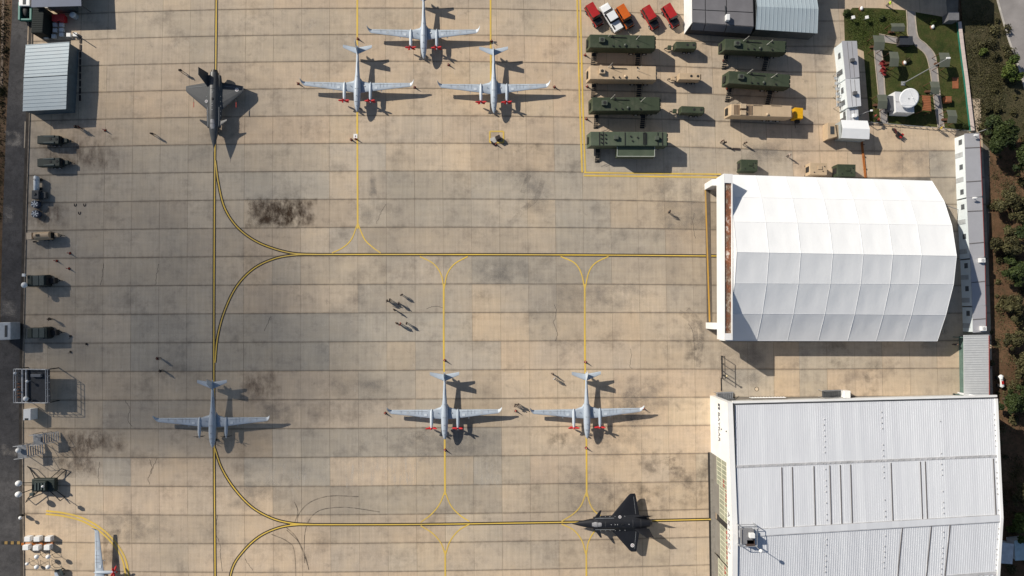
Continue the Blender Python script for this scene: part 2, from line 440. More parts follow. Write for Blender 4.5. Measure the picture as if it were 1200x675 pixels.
for off in (-.28, .28):
    yellow([(677.4,-30),(680.5,100),(684,202)], .28, off=off, nm='boundary_line'); yellow([(684,204),(760,205),(845,206)], .28, off=off, nm='boundary_line', z=.024)
    yellow([(54,600.5),(75,603),(97,609),(118,621),(135,638),(146,658),(151,690)], .30, off=off*.95, nm='boundary_line')
yellow([(826.5,222),(829,300),(831.5,377)], .26, m=YEL2, nm='hold_line')
for a, b in (((574,154),(590,154)),((590,154),(590,167)),((590,167),(574,167)),((574,167),(574,154))):
    yellow([a, b], .28, nm='stand_box_line', z=.02 if a[1] == b[1] else .024)
dk = decal('rubber_and_mud_stain', (.060, .038, .024), .5, .38, .60, .92, (1.5, .8, 1))
dk2 = decal('oil_stain', (.075, .068, .062), .42, .46, .74, .6)
gr = decal('grey_stain', (.19, .18, .17), .22, .40, .75, .55)  # broad grey film broken up by noise
wh = decal('pale_lime_stain', (.62, .58, .52), 1.0, .5, .68, .55, (1.6, .16, 1))
br = decal('brown_rust_wash', (.14, .10, .075), .5, .40, .7, .7, (1.3, .6, 1))
def stain(b, m, nm='stain', z=.006): MB().sheet(poly(b, z)).build(nm, m, apron, uv=UV4)
for k, (b, m) in enumerate([(rect(287,231,372,268), dk), (rect(290,232,330,264), br), (rect(780,528,846,600), dk2), (rect(740,525,800,560), dk2),
    (rect(655,545,720,615), gr), (rect(548,300,606,336), gr), (rect(800,360,828,440), dk2), (rect(730,440,790,500), gr), (rect(760,200,830,290), gr),
    (rect(30,236,82,268), br), (rect(64,500,120,560), br), (rect(60,530,112,560), dk2), (rect(80,505,150,530), br), (rect(118,620,142,665), br),
    (rect(280,433,330,470), br), (rect(382,534,530,572), wh), (rect(530,534,590,572), wh),
    (rect(600,195,650,255), gr), (rect(450,500,590,538), gr), (rect(40,160,140,200), br), (rect(640,330,760,368), gr),
    (rect(690,440,760,536), gr), (rect(590,165,640,182), dk2), (rect(960,395,1000,436), dk2), (rect(1010,420,1030,470), dk2), (rect(860,160,930,200), gr),
    (rect(300,540,390,570), wh), (rect(1040,172,1120,205), gr), (rect(380,440,460,475), gr), (rect(110,596,200,640), gr), (rect(478,500,505,516), dk2), (rect(575,140,600,172), dk2), (rect(640,505,668,530), dk2), (rect(700,560,790,600), dk2), (rect(420,240,440,265), gr), (rect(432,202,442,230), gr), (rect(300,470,350,500), gr), (rect(840,400,900,460), gr), (rect(260,560,330,600), gr)]):
    stain(b, m, z=.005 + .0006*(k % 6))
smud = decal('faint_tyre_smudge', (.14,.125,.115), .6, .40, .75, .36, soft=False)
for pts_ in ([(612,246),(628,233),(636,212)], [(598,262),(612,248)], [(620,205),(612,226)], [(796,365),(812,380),(817,410)], [(806,362),(822,384),(818,430)]):
    ribbon(MB(), px_line(pts_, 8), .9, .0088).build('smudge', smud, apron)
tyre = decal('tyre_rubber', (.05, .045, .042), .8, .30, .62, .55, soft=False)
for pts in ([(348,615),(350,603),(360,591),(374,584),(392,581),(420,582)], [(357,660),(357,628),(362,610),(373,599),(390,595),(412,595),(445,600)],
            [(318,626),(336,634),(345,646),(347,690)], [(336,621),(350,635),(358,652),(362,668)], [(345,588),(349,600),(344,616)],
            [(332,615),(346,628),(353,642),(361,663)]):
    ribbon(MB(), px_line(pts, 8), .16, .0095).build('tyre_mark', tyre, apron)
ckm = M('crack_filler', (.045, .04, .036), .95)
for pts in ([(147,470),(152,478),(150,490),(154,500)], [(176,538),(178,548),(174,560),(175,568)], [(184,537),(180,546),(177,556)], [(117,541),(115,553),(116,568)],
            [(121,309),(120,320),(118,334)], [(186,309),(184,320),(182,334)], [(441,262),(446,250),(452,240)], [(650,357),(652,368),(649,378),(653,390),(651,400)],
            [(255,604),(253,620),(256,635)], [(258,637),(259,652),(261,669)], [(813,250),(812,262),(815,280)], [(738,408),(740,418),(738,428),(741,432)],
            [(1090,186),(1089,196),(1090,206)], [(318,370),(314,378),(310,388)], [(806,380),(812,388),(813,400)], [(287,655),(292,662),(296,668)], [(500,362),(508,359),(520,361)]):
    l = []
    for p in px_line(pts, 5): l.append(p + Vector((random.uniform(-.12,.12), random.uniform(-.1,.1), 0)))
    ribbon(MB(), l, .055, .0085).build('crack', ckm, apron)


# ------------------------------------------------------------------ hangars and buildings
def text_part(s, size, origin, right, up, mat, parent, nm='lettering', align='CENTER', depth=.03, sx=1.0):
    cu = bpy.data.curves.new('lettering', 'FONT'); cu.body = s; cu.size = size; cu.align_x = align; cu.extrude = depth/2
    ob = bpy.data.objects.new('lettering', cu); col.objects.link(ob)
    dg = bpy.context.evaluated_depsgraph_get(); me = bpy.data.meshes.new_from_object(ob.evaluated_get(dg))
    bpy.data.objects.remove(ob); bpy.data.curves.remove(cu)
    right, up = Vector(right), Vector(up); nrm = right.cross(up); off = parent.location
    for v in me.vertices: v.co = Vector(origin) + right*v.co.x*sx + up*v.co.y + nrm*v.co.z - off
    me.materials.clear(); me.materials.append(mat); me.name = nm
    o = bpy.data.objects.new(nm, me); col.objects.link(o); o.parent = parent; return o

white_fab = M('white_tent_fabric', (.72, .73, .745), .55, var=.03, scale=.15, spec=.3)
white_pt = M('white_painted_steel', (.82, .82, .81), .5, var=.05, scale=.3, dirt=(.5,.45,.38), dirt_amt=.25)
seam_m = M('tent_seam', (.72, .73, .74), .6, var=.04)
t = white_fab.node_tree; b = t.nodes['Principled BSDF']; p = pos(t)
bump(t, b, noise(t, .55, mapped(t, p, (1, .5, 1)), 5, .55), .22, .2)
dl = mix(t, ramp(t, noise(t, .9, mapped(t, p, (1.4, .12, 1)), 7, .7), [(.55, 0.0), (.85, .22)]), (.81,.82,.83), (.66,.65,.63)); t.links.new(dl, b.inputs['Base Color'])
rust, t, b = nodes('rusted_gutter'); p = pos(t)
c = ramp(t, noise(t, .55, mapped(t, p, (.8, .5, 1)), 9, .8), [(.36, (.58,.55,.5)), (.43, (.32,.25,.18)), (.49, (.13,.06,.035)), (.55, (.26,.085,.03)), (.62, (.62,.58,.52))])
t.links.new(c, b.inputs['Base Color']); b.inputs['Roughness'].default_value = .9

# fabric hangar
HP = [3.5, 6.4, 8.6, 10.1, 8.6, 6.4, 3.5]
WP = [(850,204.5),(855.5,231),(860,260),(863.5,295.5),(861,332),(856.5,367.5),(850.5,399)]
EP = [(1092,212),(1106.5,236),(1115.5,264),(1121,300),(1117.5,333),(1108.5,369),(1098.5,399.5)]
WA = [at(x, y, h) for (x, y), h in zip(WP, HP)]; EA = [at(x, y, h) for (x, y), h in zip(EP, HP)]
FR = [0, .1456, .290, .4357, .5744, .7087, .84, 1]
hg = thing('tent_hangar', 'large white fabric hangar with faceted roof and rusty gutter over its open front', 'hangar', P2((WA[3]+EA[3])/2))
for i in range(7):
    for j in range(6):
        a, b_ = WA[j].lerp(EA[j], FR[i]), WA[j].lerp(EA[j], FR[i+1]); d, c_ = WA[j+1].lerp(EA[j+1], FR[i]), WA[j+1].lerp(EA[j+1], FR[i+1])
        nrm = (b_-a).cross(d-a).normalized(); nrm = nrm if nrm.z > 0 else -nrm
        n = 6; vs = []
        for u in range(n+1):
            for v in range(n+1):
                q = a.lerp(b_, u/n).lerp(d.lerp(c_, u/n), v/n)
                sag = 16*(u/n)*(1-u/n)*(v/n)*(1-v/n)*.10 + .05*math.sin(u*2.1 + j + i*1.7)*math.sin(math.pi*v/n)*4*(u/n)*(1-u/n)
                vs.append(q - nrm*sag)
        MB().add(vs, [(u*(n+1)+v, (u+1)*(n+1)+v, (u+1)*(n+1)+v+1, u*(n+1)+v+1) for u in range(n) for v in range(n)], True).build('fabric_panel', white_fab, hg, True)
for i in range(8):
    MB().tube([WA[j].lerp(EA[j], FR[i]) + Vector((0,0,.02)) for j in range(7)], .03, 6).build('seam', seam_m, hg, True)
for j in range(7):
    MB().cyl(WA[j] + Vector((0,0,.0)), EA[j], .03, n=6).build('purlin_seam', seam_m, hg, True)
for A in (WA, EA):
    MB().sheet([Vector((A[0].x, A[0].y, 0))] + A + [Vector((A[6].x, A[6].y, 0))]).build('gable_wall', white_fab, hg, True) if A is EA else \
    MB().add([A[0], A[1], A[2], A[3], A[4], A[5], A[6], A[0].lerp(A[6], 1) - Vector((0,0,-.9)), A[0] + Vector((0,0,.9))], [(0,1,2,3,4,5,6)]).build('gable_wall', white_fab, hg, True)
for k in (0, 6):
    MB().prism([Vector((WA[k].x, WA[k].y, 0)), Vector((EA[k].x, EA[k].y, 0)), Vector((EA[k].x, EA[k].y-.1, 0)), Vector((WA[k].x, WA[k].y-.1, 0))],
               [WA[k]-Vector((0,0,.06)), EA[k]-Vector((0,0,.06)), EA[k]-Vector((0,.1,.06)), WA[k]-Vector((0,.1,.06))]).build('side_wall', white_fab, hg, True)
for x, y in ((1124,246),(1106,391)):
    q = at(x, y, 0); MB().tube([EA[1 if y < 300 else 5] - Vector((0,0,1.5)), q], .06).build('guy_brace', M('grey_steel', (.33,.34,.35), .5, .3), hg, True)
ht = 8.2; z1 = 4.3
hdr = [(848.3,203.5),(858.6,204),(858.6,398.5),(849,398.5)]
tp = poly(hdr, ht)
def strip(a0, a1, b0, b1, z0, z1_):  # upright wall between two edge lines, by lerp fractions across the header
    A = tp[0].lerp(tp[1], a0), tp[3].lerp(tp[2], a0), tp[3].lerp(tp[2], a1), tp[0].lerp(tp[1], a1)
    A = (A[0].lerp(A[1], b0), A[0].lerp(A[1], b1), A[3].lerp(A[2], b1), A[3].lerp(A[2], b0))
    return MB().prism([Vector((q.x, q.y, z0)) for q in A], [Vector((q.x, q.y, z1_)) for q in A])
strip(0, .07, 0, 1, z1, ht).build('header_fascia', white_pt, hg, True)
strip(.88, 1, 0, 1, z1, ht - .02).build('header_back', white_pt, hg, True)
strip(.07, .88, .0, .055, z1, ht - .01).build('header_end', white_pt, hg, True)
strip(.07, .88, .96, 1, z1, ht - .01).build('header_end', white_pt, hg, True)
strip(.07, .88, .055, .96, ht-.40, ht-.25).build('gutter', rust, hg, True)
for (x, y) in ((829.5,219),(831,381.5)):
    q = at(x, y, 0); MB().box(q.x-.6, q.x+.9, q.y-.55, q.y+.55, 0, z1).build('pillar', white_pt, hg, True, bev=.04)
for (x, y) in ((842.5,219),(843,389.5)):
    q = at(x, y, 0); MB().box(q.x-.2, q.x+.25, q.y-.8, q.y+.8, 0, z1).build('rear_post', white_pt, hg, True)
q0, q1 = at(829.5,219,0), at(831,381.5,0)
MB().box(min(q0.x,q1.x)-.4, max(q0.x,q1.x)+.4, q1.y, q0.y, .001, .03).build('door_rail', M('rail_steel', (.18,.15,.12), .7, .4), hg, True)

# metal hangar with sliding doors
eh, rh = 9.0, 10.4
NW, NE, RW, RE = at(858.3,474.5,eh), at(1166,467,eh), at(860.8,625.5,rh), at(1172.5,607,rh)
SW = Vector((2*RW.x-NW.x, 2*RW.y-NW.y, eh)); SE = Vector((2*RE.x-NE.x, 2*RE.y-NE.y, eh))
mh = thing('metal_hangar', 'big white hangar with ribbed metal roof and lettered sliding doors', 'hangar', P2((NW+SE)/2))
roof_m, t, b = nodes('white_roof_sheet'); p = pos(t)
sx_ = t.nodes.new('ShaderNodeSeparateXYZ'); t.links.new(p, sx_.inputs[0]); wn = t.nodes.new('ShaderNodeTexWhiteNoise'); wn.noise_dimensions = '1D'
t.links.new(math_(t, 'FLOOR', math_(t, 'MULTIPLY', sx_.outputs[0], .95)), wn.inputs['W'])
c = mix(t, 1.0, (.72, .735, .765), ramp(t, wn.outputs[0], [(0.0, (.95,.95,.955)), (1.0, (1.04,1.04,1.035))]), 'MULTIPLY')
c = mix(t, 1.0, c, ramp(t, noise(t, 1.0, mapped(t, p, (1.1, .07, 1)), 7, .7), [(.3, (.94,.945,.95)), (.6, (1.01,1.01,1.01))]), 'MULTIPLY')
c = mix(t, ramp(t, noise(t, .22, p, 8, .75), [(.60, 0.0), (.82, .25)]), c, (.5,.48,.45))
t.links.new(c, b.inputs['Base Color']); b.inputs['Roughness'].default_value = .5; b.inputs['Metallic'].default_value = .1
trim = M('roof_trim', (.46, .46, .47), .6, var=.25, scale=.6); dark = M('dark_rubber_gutter', (.045,.05,.055), .7)
for A, B, C_, D, nm in ((NW, NE, RE, RW, 'roof_slope'), (RW, RE, SE, SW, 'roof_slope')):
    o = MB().prism([q - Vector((0,0,.15)) for q in (A,B,C_,D)], (A,B,C_,D)).build(nm, roof_m, mh, True)
    rb = MB(); n = 118
    for i in range(1, n):
        p_, q_ = A.lerp(B, i/n), D.lerp(C_, i/n)
        rb.bar(p_ + Vector((0,0,.03)), q_ + Vector((0,0,.010)), .05, .035)
    r_ = rb.build('roof_rib', roof_m, mh, True); r_['kind'] = 'stuff'
    bt = MB()
    for fx in (.345, .565, .785, .008, .992):
        for k in range(2, 22):
            if random.random() < .75:
                q = A.lerp(B, fx + random.uniform(-.002,.002)).lerp(D.lerp(C_, fx), k/22.5) + Vector((0,0,.06)); bt.box(q.x-.085,q.x+.085,q.y-.085,q.y+.085,q.z-.05,q.z+.08)
    for k in range(46):
        q = A.lerp(B, (k+.5)/46 + random.uniform(-.005,.005)).lerp(D.lerp(C_, (k+.5)/46), .485 if nm else .5) + Vector((0,0,.06)); bt.box(q.x-.1,q.x+.1,q.y-.1,q.y+.1,q.z-.05,q.z+.08)
    x_ = bt.build('roof_fixing', trim, mh, True); x_['kind'] = 'stuff'
MB().bar(RW.lerp(RE,.0) + Vector((0,0,.06)), RE + Vector((0,0,.06)), 1.0, .14).build('ridge_cap', roof_m, mh, True)
MB().bar(RW + Vector((.1,.54,.05)), RE + Vector((0,.54,.05)), .10, .12).build('ridge_edge', trim, mh, True)
MB().bar(RW + Vector((.1,-.54,.05)), RE + Vector((0,-.54,.05)), .16, .12).build('ridge_edge', trim, mh, True)
f_ = .485
MB().bar(NW.lerp(RW, f_) + Vector((.2,0,.04)), NE.lerp(RE, f_) + Vector((-.2,0,.04)), .42, .08).build('sheet_lap', trim, mh, True)
gap_m = M('roof_gap', (.15,.14,.14), .8)
for px in (916,928.2,953.4,972,984.2,996.3,1043.6,1078,1083.8,1164):
    fx = (px-860)/(1169.5-860)
    a = NW.lerp(NE, fx).lerp(RW.lerp(RE, fx), .505); c_ = NW.lerp(NE, fx).lerp(RW.lerp(RE, fx), .985)
    MB().bar(a + Vector((0,0,.07)), c_ + Vector((0,0,.07)), .15, .07).build('roof_joint', gap_m, mh, True)
for px in (1055.5,1089.5,1111.5):
    fx = (px-860)/(1170.5-860)
    a = RW.lerp(RE, fx).lerp(SW.lerp(SE, fx-.022), .015); c_ = RW.lerp(RE, fx).lerp(SW.lerp(SE, fx-.022), .62)
    MB().bar(a + Vector((0,0,.07)), c_ + Vector((0,0,.07)), .15, .07).build('roof_joint', gap_m, mh, True)
a, c_ = RW.lerp(SW, .47), RE.lerp(SE, .47); MB().bar(a + Vector((0,0,.04)), c_ + Vector((0,0,.04)), .42, .08).build('sheet_lap', trim, mh, True)
MB().bar(NW + Vector((0,.18,.04)), NE + Vector((0,.18,.04)), .30, .10).build('gutter', dark, mh, True)
nwall = MB(); off = Vector((0,-.75,0)); off2 = Vector((0,-.45,0)); dn = Vector((0,0,-.45))
nwall.prism([P2(NW+off), P2(NE+off), P2(NE+off2), P2(NW+off2)], [NW+off+dn, NE+off+dn, NE+off2+dn, NW+off2+dn])
MB().bar(NW + Vector((0,.42,-.05)), NE + Vector((.3,.42,-.05)), .34,.34).build('parapet_cap', white_pt, mh, True)
nwall.build('north_wall', M('pale_wall_cladding', (.56,.56,.55), .6, var=.08, scale=.5, dirt=(.4,.37,.33), dirt_amt=.4), mh, True)
red_ed = M('red_barge_trim', (.30,.06,.05), .5)
for A, B in ((NE, RE), (RE, SE)):
    MB().bar(A + Vector((.1,0,.08)), B + Vector((.1,0,.08)), .45, .3).build('verge_trim', white_pt, mh, True)
    MB().bar(A + Vector((.36,0,-.06)), B + Vector((.36,0,-.06)), .08, .3).build('barge_board', red_ed, mh, True)
MB().prism([P2(NE), P2(RE), P2(SE), P2(SE)-Vector((.2,0,0)), P2(RE)-Vector((.2,0,0)), P2(NE)-Vector((.2,0,0))], [q - Vector((0,0,.2)) for q in (NE, RE, SE)] + [q - Vector((.2,0,.2)) for q in (SE, RE, NE)]).build('east_wall', roof_m, mh, True)
fx0 = at(832.6, 500, 0).x; fx1 = NW.x - .05
yb = lambda p: at(833, p, 0).y
oy0, oy1, oh = yb(530), yb(677), 8.25
yN, yR, yS = NW.y + .45, RW.y, SW.y - .75
def facade(y0, y1, z0):    # upright white wall slab between two y, up to the gable line
    def zt(y): return (rh if False else eh + (rh-eh)*(1-abs(y-yR)/abs(NW.y-yR))) + .35
    ys = sorted({y0, y1, *([yR] if y1 < yR < y0 or y0 < yR < y1 else [])})
    pr = [(y, z0) for y in ys] + [(y, zt(y)) for y in ys[::-1]]
    mb = MB(); n = len(pr)
    mb.add([(fx0, y, z) for y, z in pr] + [(fx1, y, z) for y, z in pr], [tuple(range(n)), tuple(range(n, 2*n))[::-1]] + [(i, (i+1) % n, n+(i+1) % n, n+i) for i in range(n)])
    return mb
facade(yN, oy0, 0).build('front_wall', white_pt, mh, True); facade(oy1, yS, 0).build('front_wall', white_pt, mh, True)
facade(oy0, oy1, oh).build('lintel', white_pt, mh, True)
for A, B in ((NW, RW), (RW, SW)): MB().bar(A + Vector((.22,0,.1)), B + Vector((.22,0,.1)), .3, .16).build('gutter', dark, mh, True)
gl, t, b = nodes('pale_green_door_glass'); b.inputs['Base Color'].default_value = (.30,.33,.25,1); b.inputs['Roughness'].default_value = .15; b.inputs['Metallic'].default_value = 0
t.links.new(ramp(t, noise(t, .8, pos(t), 4), [(.3, (.24,.27,.20)), (.7, (.36,.38,.30))]), b.inputs['Base Color'])
frm = M('cream_door_frame', (.66,.65,.50), .5, var=.05); solid = M('grey_door_panel', (.26,.245,.22), .45, .2, var=.12, scale=.6)
red_l = M('red_lettering', (.42,.06,.045), .6); blk_l = M('dark_lettering', (.03,.035,.05), .6); gry_l = M('grey_lettering', (.12,.13,.16), .6)
leaves = [(530,561,.10,6),(561,599.6,.50,7),(607.3,646.8,.50,7),(646.8,677,.10,6)]
letters = {(0,4):'A',(0,5):'K',(1,0):'I',(1,1):'N',(1,2):'C',(1,3):'I'}
for k, ch in enumerate('BAYRAKTAR'): letters[(2,k) if k < 7 else (3,k-7)] = ch
for li, (p0, p1, dx, n) in enumerate(leaves):
    y0, y1 = yb(p0), yb(p1); X = fx0 + dx
    lf = MB().box(X, X+.18, y1+.02, y0-.02, .05, oh-.02).build('door_leaf', solid, mh, True)
    wd = (y0-y1)/n
    for i in range(n):
        for j in range(2):
            za, zb = 3.0 + j*2.6 + .08, 3.0 + (j+1)*2.6 - .08
            ya, yc = y0 - i*wd - .045, y0 - (i+1)*wd + .045
            g_ = MB().box(X-.03, X+.01, yc, ya, za, zb).build('pane', gl, lf); g_.parent = lf
            f2 = MB()
            f2.box(X-.07, X+.005, yc-.045, yc, za-.06, zb+.06); f2.box(X-.07, X+.005, ya, ya+.045, za-.06, zb+.06)
            f2.box(X-.069, X+.005, yc, ya, zb, zb+.06); f2.box(X-.069, X+.005, yc, ya, za-.06, za)
            fr = f2.build('pane_frame', frm, lf)
            for z_ in (g_, fr):
                for v in z_.data.vertices: v.co -= mh.location
            if j == 1 and (li, i) in letters:
                lt = text_part(letters[(li, i)], 1.15, (X-.05, (ya+yc)/2, za+.5), (0,-1,0), (0,0,1), red_l, mh); lt.parent = lf
MB().box(fx0+.9, fx0+1.0, yb(608.3), yb(598.6), .05, oh).build('door_gap_dark', M('dim_interior', (.035,.033,.03), .9), mh, True)  # dark sheet stands in for the unlit interior behind the gap
MB().box(fx0-.55, fx0-.2, oy1, oy0, .0, .022).build('door_track', M('door_track_steel', (.03,.027,.025), .7), mh, True)
MB().box(fx0-.2, fx0+.6, oy1, oy0, .0, .03).build('door_sill', M('door_sill_concrete', (.26,.24,.21), .85), mh, True)
text_part('BAYKAR', 1.35, (fx0-.02, yb(478), 4.4), (0,-1,0), (0,0,1), blk_l, mh, align='LEFT')
q = Vector((fx0-.02, yb(474.6), 4.4)); MB().box(q.x-.01, q.x+.01, q.y-.1, q.y+.9, 4.45, 5.4).build('logo_block', blk_l, mh, True)
MB().box(q.x-.02, q.x, q.y+.3, q.y+.5, 4.6, 5.25).build('logo_slot', white_pt, mh, True)
text_part('A K I N C I', 1.3, (fx0-.02, yb(582), 8.65), (0,-1,0), (0,0,1), gry_l, mh, align='LEFT', sx=1.12)
for (px, py, z) in ((846,503,6.2),(852,505.5,8.7)):
    q = at(px, py, z); MB().box(fx0-.15, fx0-.01, q.y-.09, q.y+.09, z-.1, z+.1).build('wall_lamp', dark, mh, True)
# rooftop unit with mast
q = at(876, 627.5, 11.6)
ru = thing('rooftop_unit', 'grey equipment box on a railed steel frame on the ribbed roof', 'rooftop unit', (q.x, q.y, rh-.2))
ru.scale = (1.05,1.05,1.0); st = M('galvanised_steel', (.45,.46,.47), .45, .5, var=.2)
for sx in (-1.3, 1.3):
    for sy in (-1.5, 1.5): MB().cyl((sx,sy,-.3), (sx,sy,1.9), .07).build('post', st, ru)
fr = MB()
for z in (.9, 1.9):
    fr.tube([(-1.3,-1.5,z),(1.3,-1.5,z),(1.3,1.5,z),(-1.3,1.5,z),(-1.3,-1.5,z)], .05)
fr.build('railing', st, ru)
MB().box(-.9,1.0,-1.3,.9,.5,1.5).build('cabinet', M('dark_cabinet', (.20,.20,.21), .5), ru, bev=.05)
MB().box(.1,.9,-.2,.5,1.5,2.2).build('white_box', white_pt, ru, bev=.05)
MB().box(-.2,1.1,-1.6,-.6,.9,1.5).build('cooling_duct', M('brown_metal', (.09,.06,.05), .6), ru, bev=.08)
MB().cyl((1.2,-1.6,0),(1.2,-1.6,3.6), .05).build('mast', st, ru); MB().ell((1.2,-1.6,3.7),.28,.28,.28).build('camera_ball', white_pt, ru)

def shed(name, label, cat, roofpx, h, mats, ridge=None, rise=0.0, axis='y', z0=0.0, rib=None, group=None, walls=True, ribx=False):
    "simple shed: roof corner pixels TL TR BR BL at height h; gable ridge between the mid points of the two sides when rise > 0"
    wm, rm = mats
    T = poly(roofpx, h); base = [Vector((q.x, q.y, z0)) for q in T]
    r = thing(name, label, cat, P2(sum(T, Vector())/4) + Vector((0,0,z0)), 0, group)
    if walls: MB().prism(base, T).build('wall', wm, r, True)
    else:
        cc = sum(T, Vector())/4
        for q in T: v = cc.lerp(q, .94); MB().cyl((v.x,v.y,z0), (v.x,v.y,h), .08, n=8).build('post', wm, r, True)
        A = [Vector((cc.x + (q.x-cc.x)*.45 + .3*(T[1].x-T[0].x)*0, cc.y + (q.y-cc.y)*.96, z0)) for q in T]
        MB().prism(A, [Vector((q.x, q.y, h)) for q in A]).build('inner_wall', wm, r, True)
    ov = .12; ce = sum(T, Vector())/4
    T = [q + Vector((math.copysign(ov, q.x-ce.x), math.copysign(ov, q.y-ce.y), .03)) for q in T]
    if rise:
        f = .5 if ridge is None else ridge
        A, B = (T[0].lerp(T[3], f), T[1].lerp(T[2], f)) if axis == 'x' else (T[0].lerp(T[1], f), T[3].lerp(T[2], f))
        A = A + Vector((0,0,rise)); B = B + Vector((0,0,rise))
        if axis == 'x': quads = [(T[0], T[1], B, A), (A, B, T[2], T[3])]; tris = [(T[0], A, T[3]), (T[1], B, T[2])]
        else: quads = [(T[0], A, B, T[3]), (A, T[1], T[2], B)]; tris = [(T[0], A, T[1]), (T[3], B, T[2])]
        for tr in tris: MB().prism([q - Vector((0,0,.05)) for q in tr], tr).build('gable', wm, r, True)
    else: quads = [tuple(T)]
    for Q in quads:
        s_ = MB().prism(list(Q), [q + Vector((0,0,.08)) for q in Q]).build('roof', rm, r, True)
        if rib:
            rb = MB(); e0, e1 = (Q[0], Q[1]), (Q[3], Q[2])
            if axis == 'y' and rise: e0, e1 = (Q[0], Q[3]), (Q[1], Q[2])
            if ribx: e0, e1 = (Q[0], Q[3]), (Q[1], Q[2])
            L = (e0[1]-e0[0]).length; n = max(3, int(L/rib))
            for i in range(n+1):
                rb.bar(e0[0].lerp(e0[1], i/n) + Vector((0,0,.10)), e1[0].lerp(e1[1], i/n) + Vector((0,0,.10)), .09, .06)
            x = rb.build('roof_rib', rm, r, True); x['kind'] = 'stuff'
    return r
whw = M('white_wall', (.74,.75,.75), .55, var=.06, scale=.6, dirt=(.5,.46,.4), dirt_amt=.25)
blu_r = M('pale_blue_roof_sheet', (.40,.47,.51), .5, .1, var=.05, scale=.3, dirt=(.4,.4,.4), dirt_amt=.3)
gry_r = M('grey_roof_sheet', (.42,.42,.445), .5, .1, var=.06, scale=.4, dirt=(.3,.3,.3), dirt_amt=.3)
shed('storage_shed', 'pale blue ribbed metal shed beside the left perimeter road', 'shed', [(31.5,54),(81,50.5),(77,127),(28,129.5)], 2.7, (M('shaded_shed_wall', (.09,.12,.14), .7), blu_r), rise=.14, axis='x', rib=.62, ribx=True)  # wall colour darkened to carry the shade of its east side
an = shed('annexe', 'flat pale grey ribbed annexe joining container row to big hangar', 'annexe', [(1129.5,393.5),(1158,393),(1158.5,466),(1130,466)], 3.0, (M('green_grey_wall', (.10,.16,.14), .7), M('annexe_roof', (.56,.57,.57), .5, .1, var=.05)), walls=False)
T = poly([(1129.5,393.5),(1158,393),(1158.5,466),(1130,466)], 3.14)
rb = MB()
for i in range(27): rb.bar(T[0].lerp(T[3], i/26), T[1].lerp(T[2], i/26), .08, .06)
x = rb.build('roof_rib', MATS['annexe_roof'], an, True); x['kind'] = 'stuff'
MB().bar(T[1] + Vector((.15,0,-.1)), T[2] + Vector((.15,0,-.1)), .12, .25).build('red_edge', red_ed, an, True)
bt = shed('blue_roof_shelter', 'dark blue roofed open shelter cut by the top left edge', 'shelter', [(39,-60),(92,-60),(95,6.5),(38,8)], 3.2, (M('dark_wall', (.06,.065,.07), .7), M('dark_blue_roof', (.035,.055,.11), .5, .1, var=.1)), walls=False)
shed('white_roof_tent', 'pale blue ribbed gabled store beside grey panelled shelter at the top edge', 'store building', [(884.5,-28),(952,-28),(956.5,38.5),(886.5,34)], 3.1, (M('dark_store_wall', (.07,.08,.085), .7), blu_r), rise=.9, axis='x', ridge=.62, rib=.7)  # one even dark colour on all store walls
# grey panelled shelter: every roof panel is a part
gs = thing('panelled_shelter', 'grey panelled flat-roof shelter with white end wall at the top edge', 'shelter', P2(at(846,5,3)))
Q = poly([(811,-24),(882.5,-24),(884,31.5),(811.5,26.5)], 3.3)
MB().prism([Vector((q.x, q.y, 0)) for q in (Q[0] - Vector((.5,0,0)), Q[1], Q[2] - Vector((0,.7,0)), Q[3] - Vector((.5,.7,0)))], [q - Vector((0,0,.06)) for q in Q]).build('wall', M('dark_shelter_wall', (.05,.05,.055), .7), gs, True)  # dark all over; the white end wall is a separate part
A = [Q[0] - Vector((.02,0,.05)), Q[3] - Vector((.02,0,.05))]; A = A + [Vector((Q[3].x-.54, Q[3].y-.7, .02)), Vector((Q[0].x-.54, Q[0].y, .02))]
MB().prism(A, [v - Vector((.06,0,0)) for v in A]).build('end_wall', whw, gs, True)
pan = M('dark_grey_panel', (.17,.165,.175), .6, var=.12, scale=.5); lin = M('panel_joint', (.03,.03,.033), .7)
fxs = [0, .21, .555, .99]; fys = [0, .37, .70, 1]
for i in range(3):
    for j in range(3):
        def qq(u, v): return Q[0].lerp(Q[1], u).lerp(Q[3].lerp(Q[2], u), v)
        u0, u1, v0, v1 = fxs[i]+.006, fxs[i+1]-.006, fys[j]+.008, fys[j+1]-.008
        A = [qq(u0,v0), qq(u1,v0), qq(u1,v1), qq(u0,v1)]
        MB().prism(A, [a + Vector((0,0,.05)) for a in A]).build('roof_panel', pan, gs, True)
    for j in range(1):
        u0, u1 = fxs[i]+.006, fxs[i+1]-.006
        A = [qq(u0,1), qq(u1,1), qq(u1,1) + Vector((0,-.72,-1.3)), qq(u0,1) + Vector((0,-.72,-1.3))]
        MB().prism(A, [a + Vector((0,-.05,.05)) for a in A]).build('eave_panel', pan, gs, True)
q = at(852.5,21,3.8); MB().box(q.x-.35,q.x+.35,q.y-.55,q.y+.55,3.35,4.2).build('vent', whw, gs, True, bev=.12)
q = at(851,13,3.35); MB().bar(q + Vector((-.15,-.6,.1)), q + Vector((-.2,.9,.1)), .12,.1).build('duct', dark, gs, True)
q = at(836,36.5,0); MB().box(q.x-.5,q.x+.5,q.y-.1,q.y+.5,0,1.9).build('door', lin, gs, True)

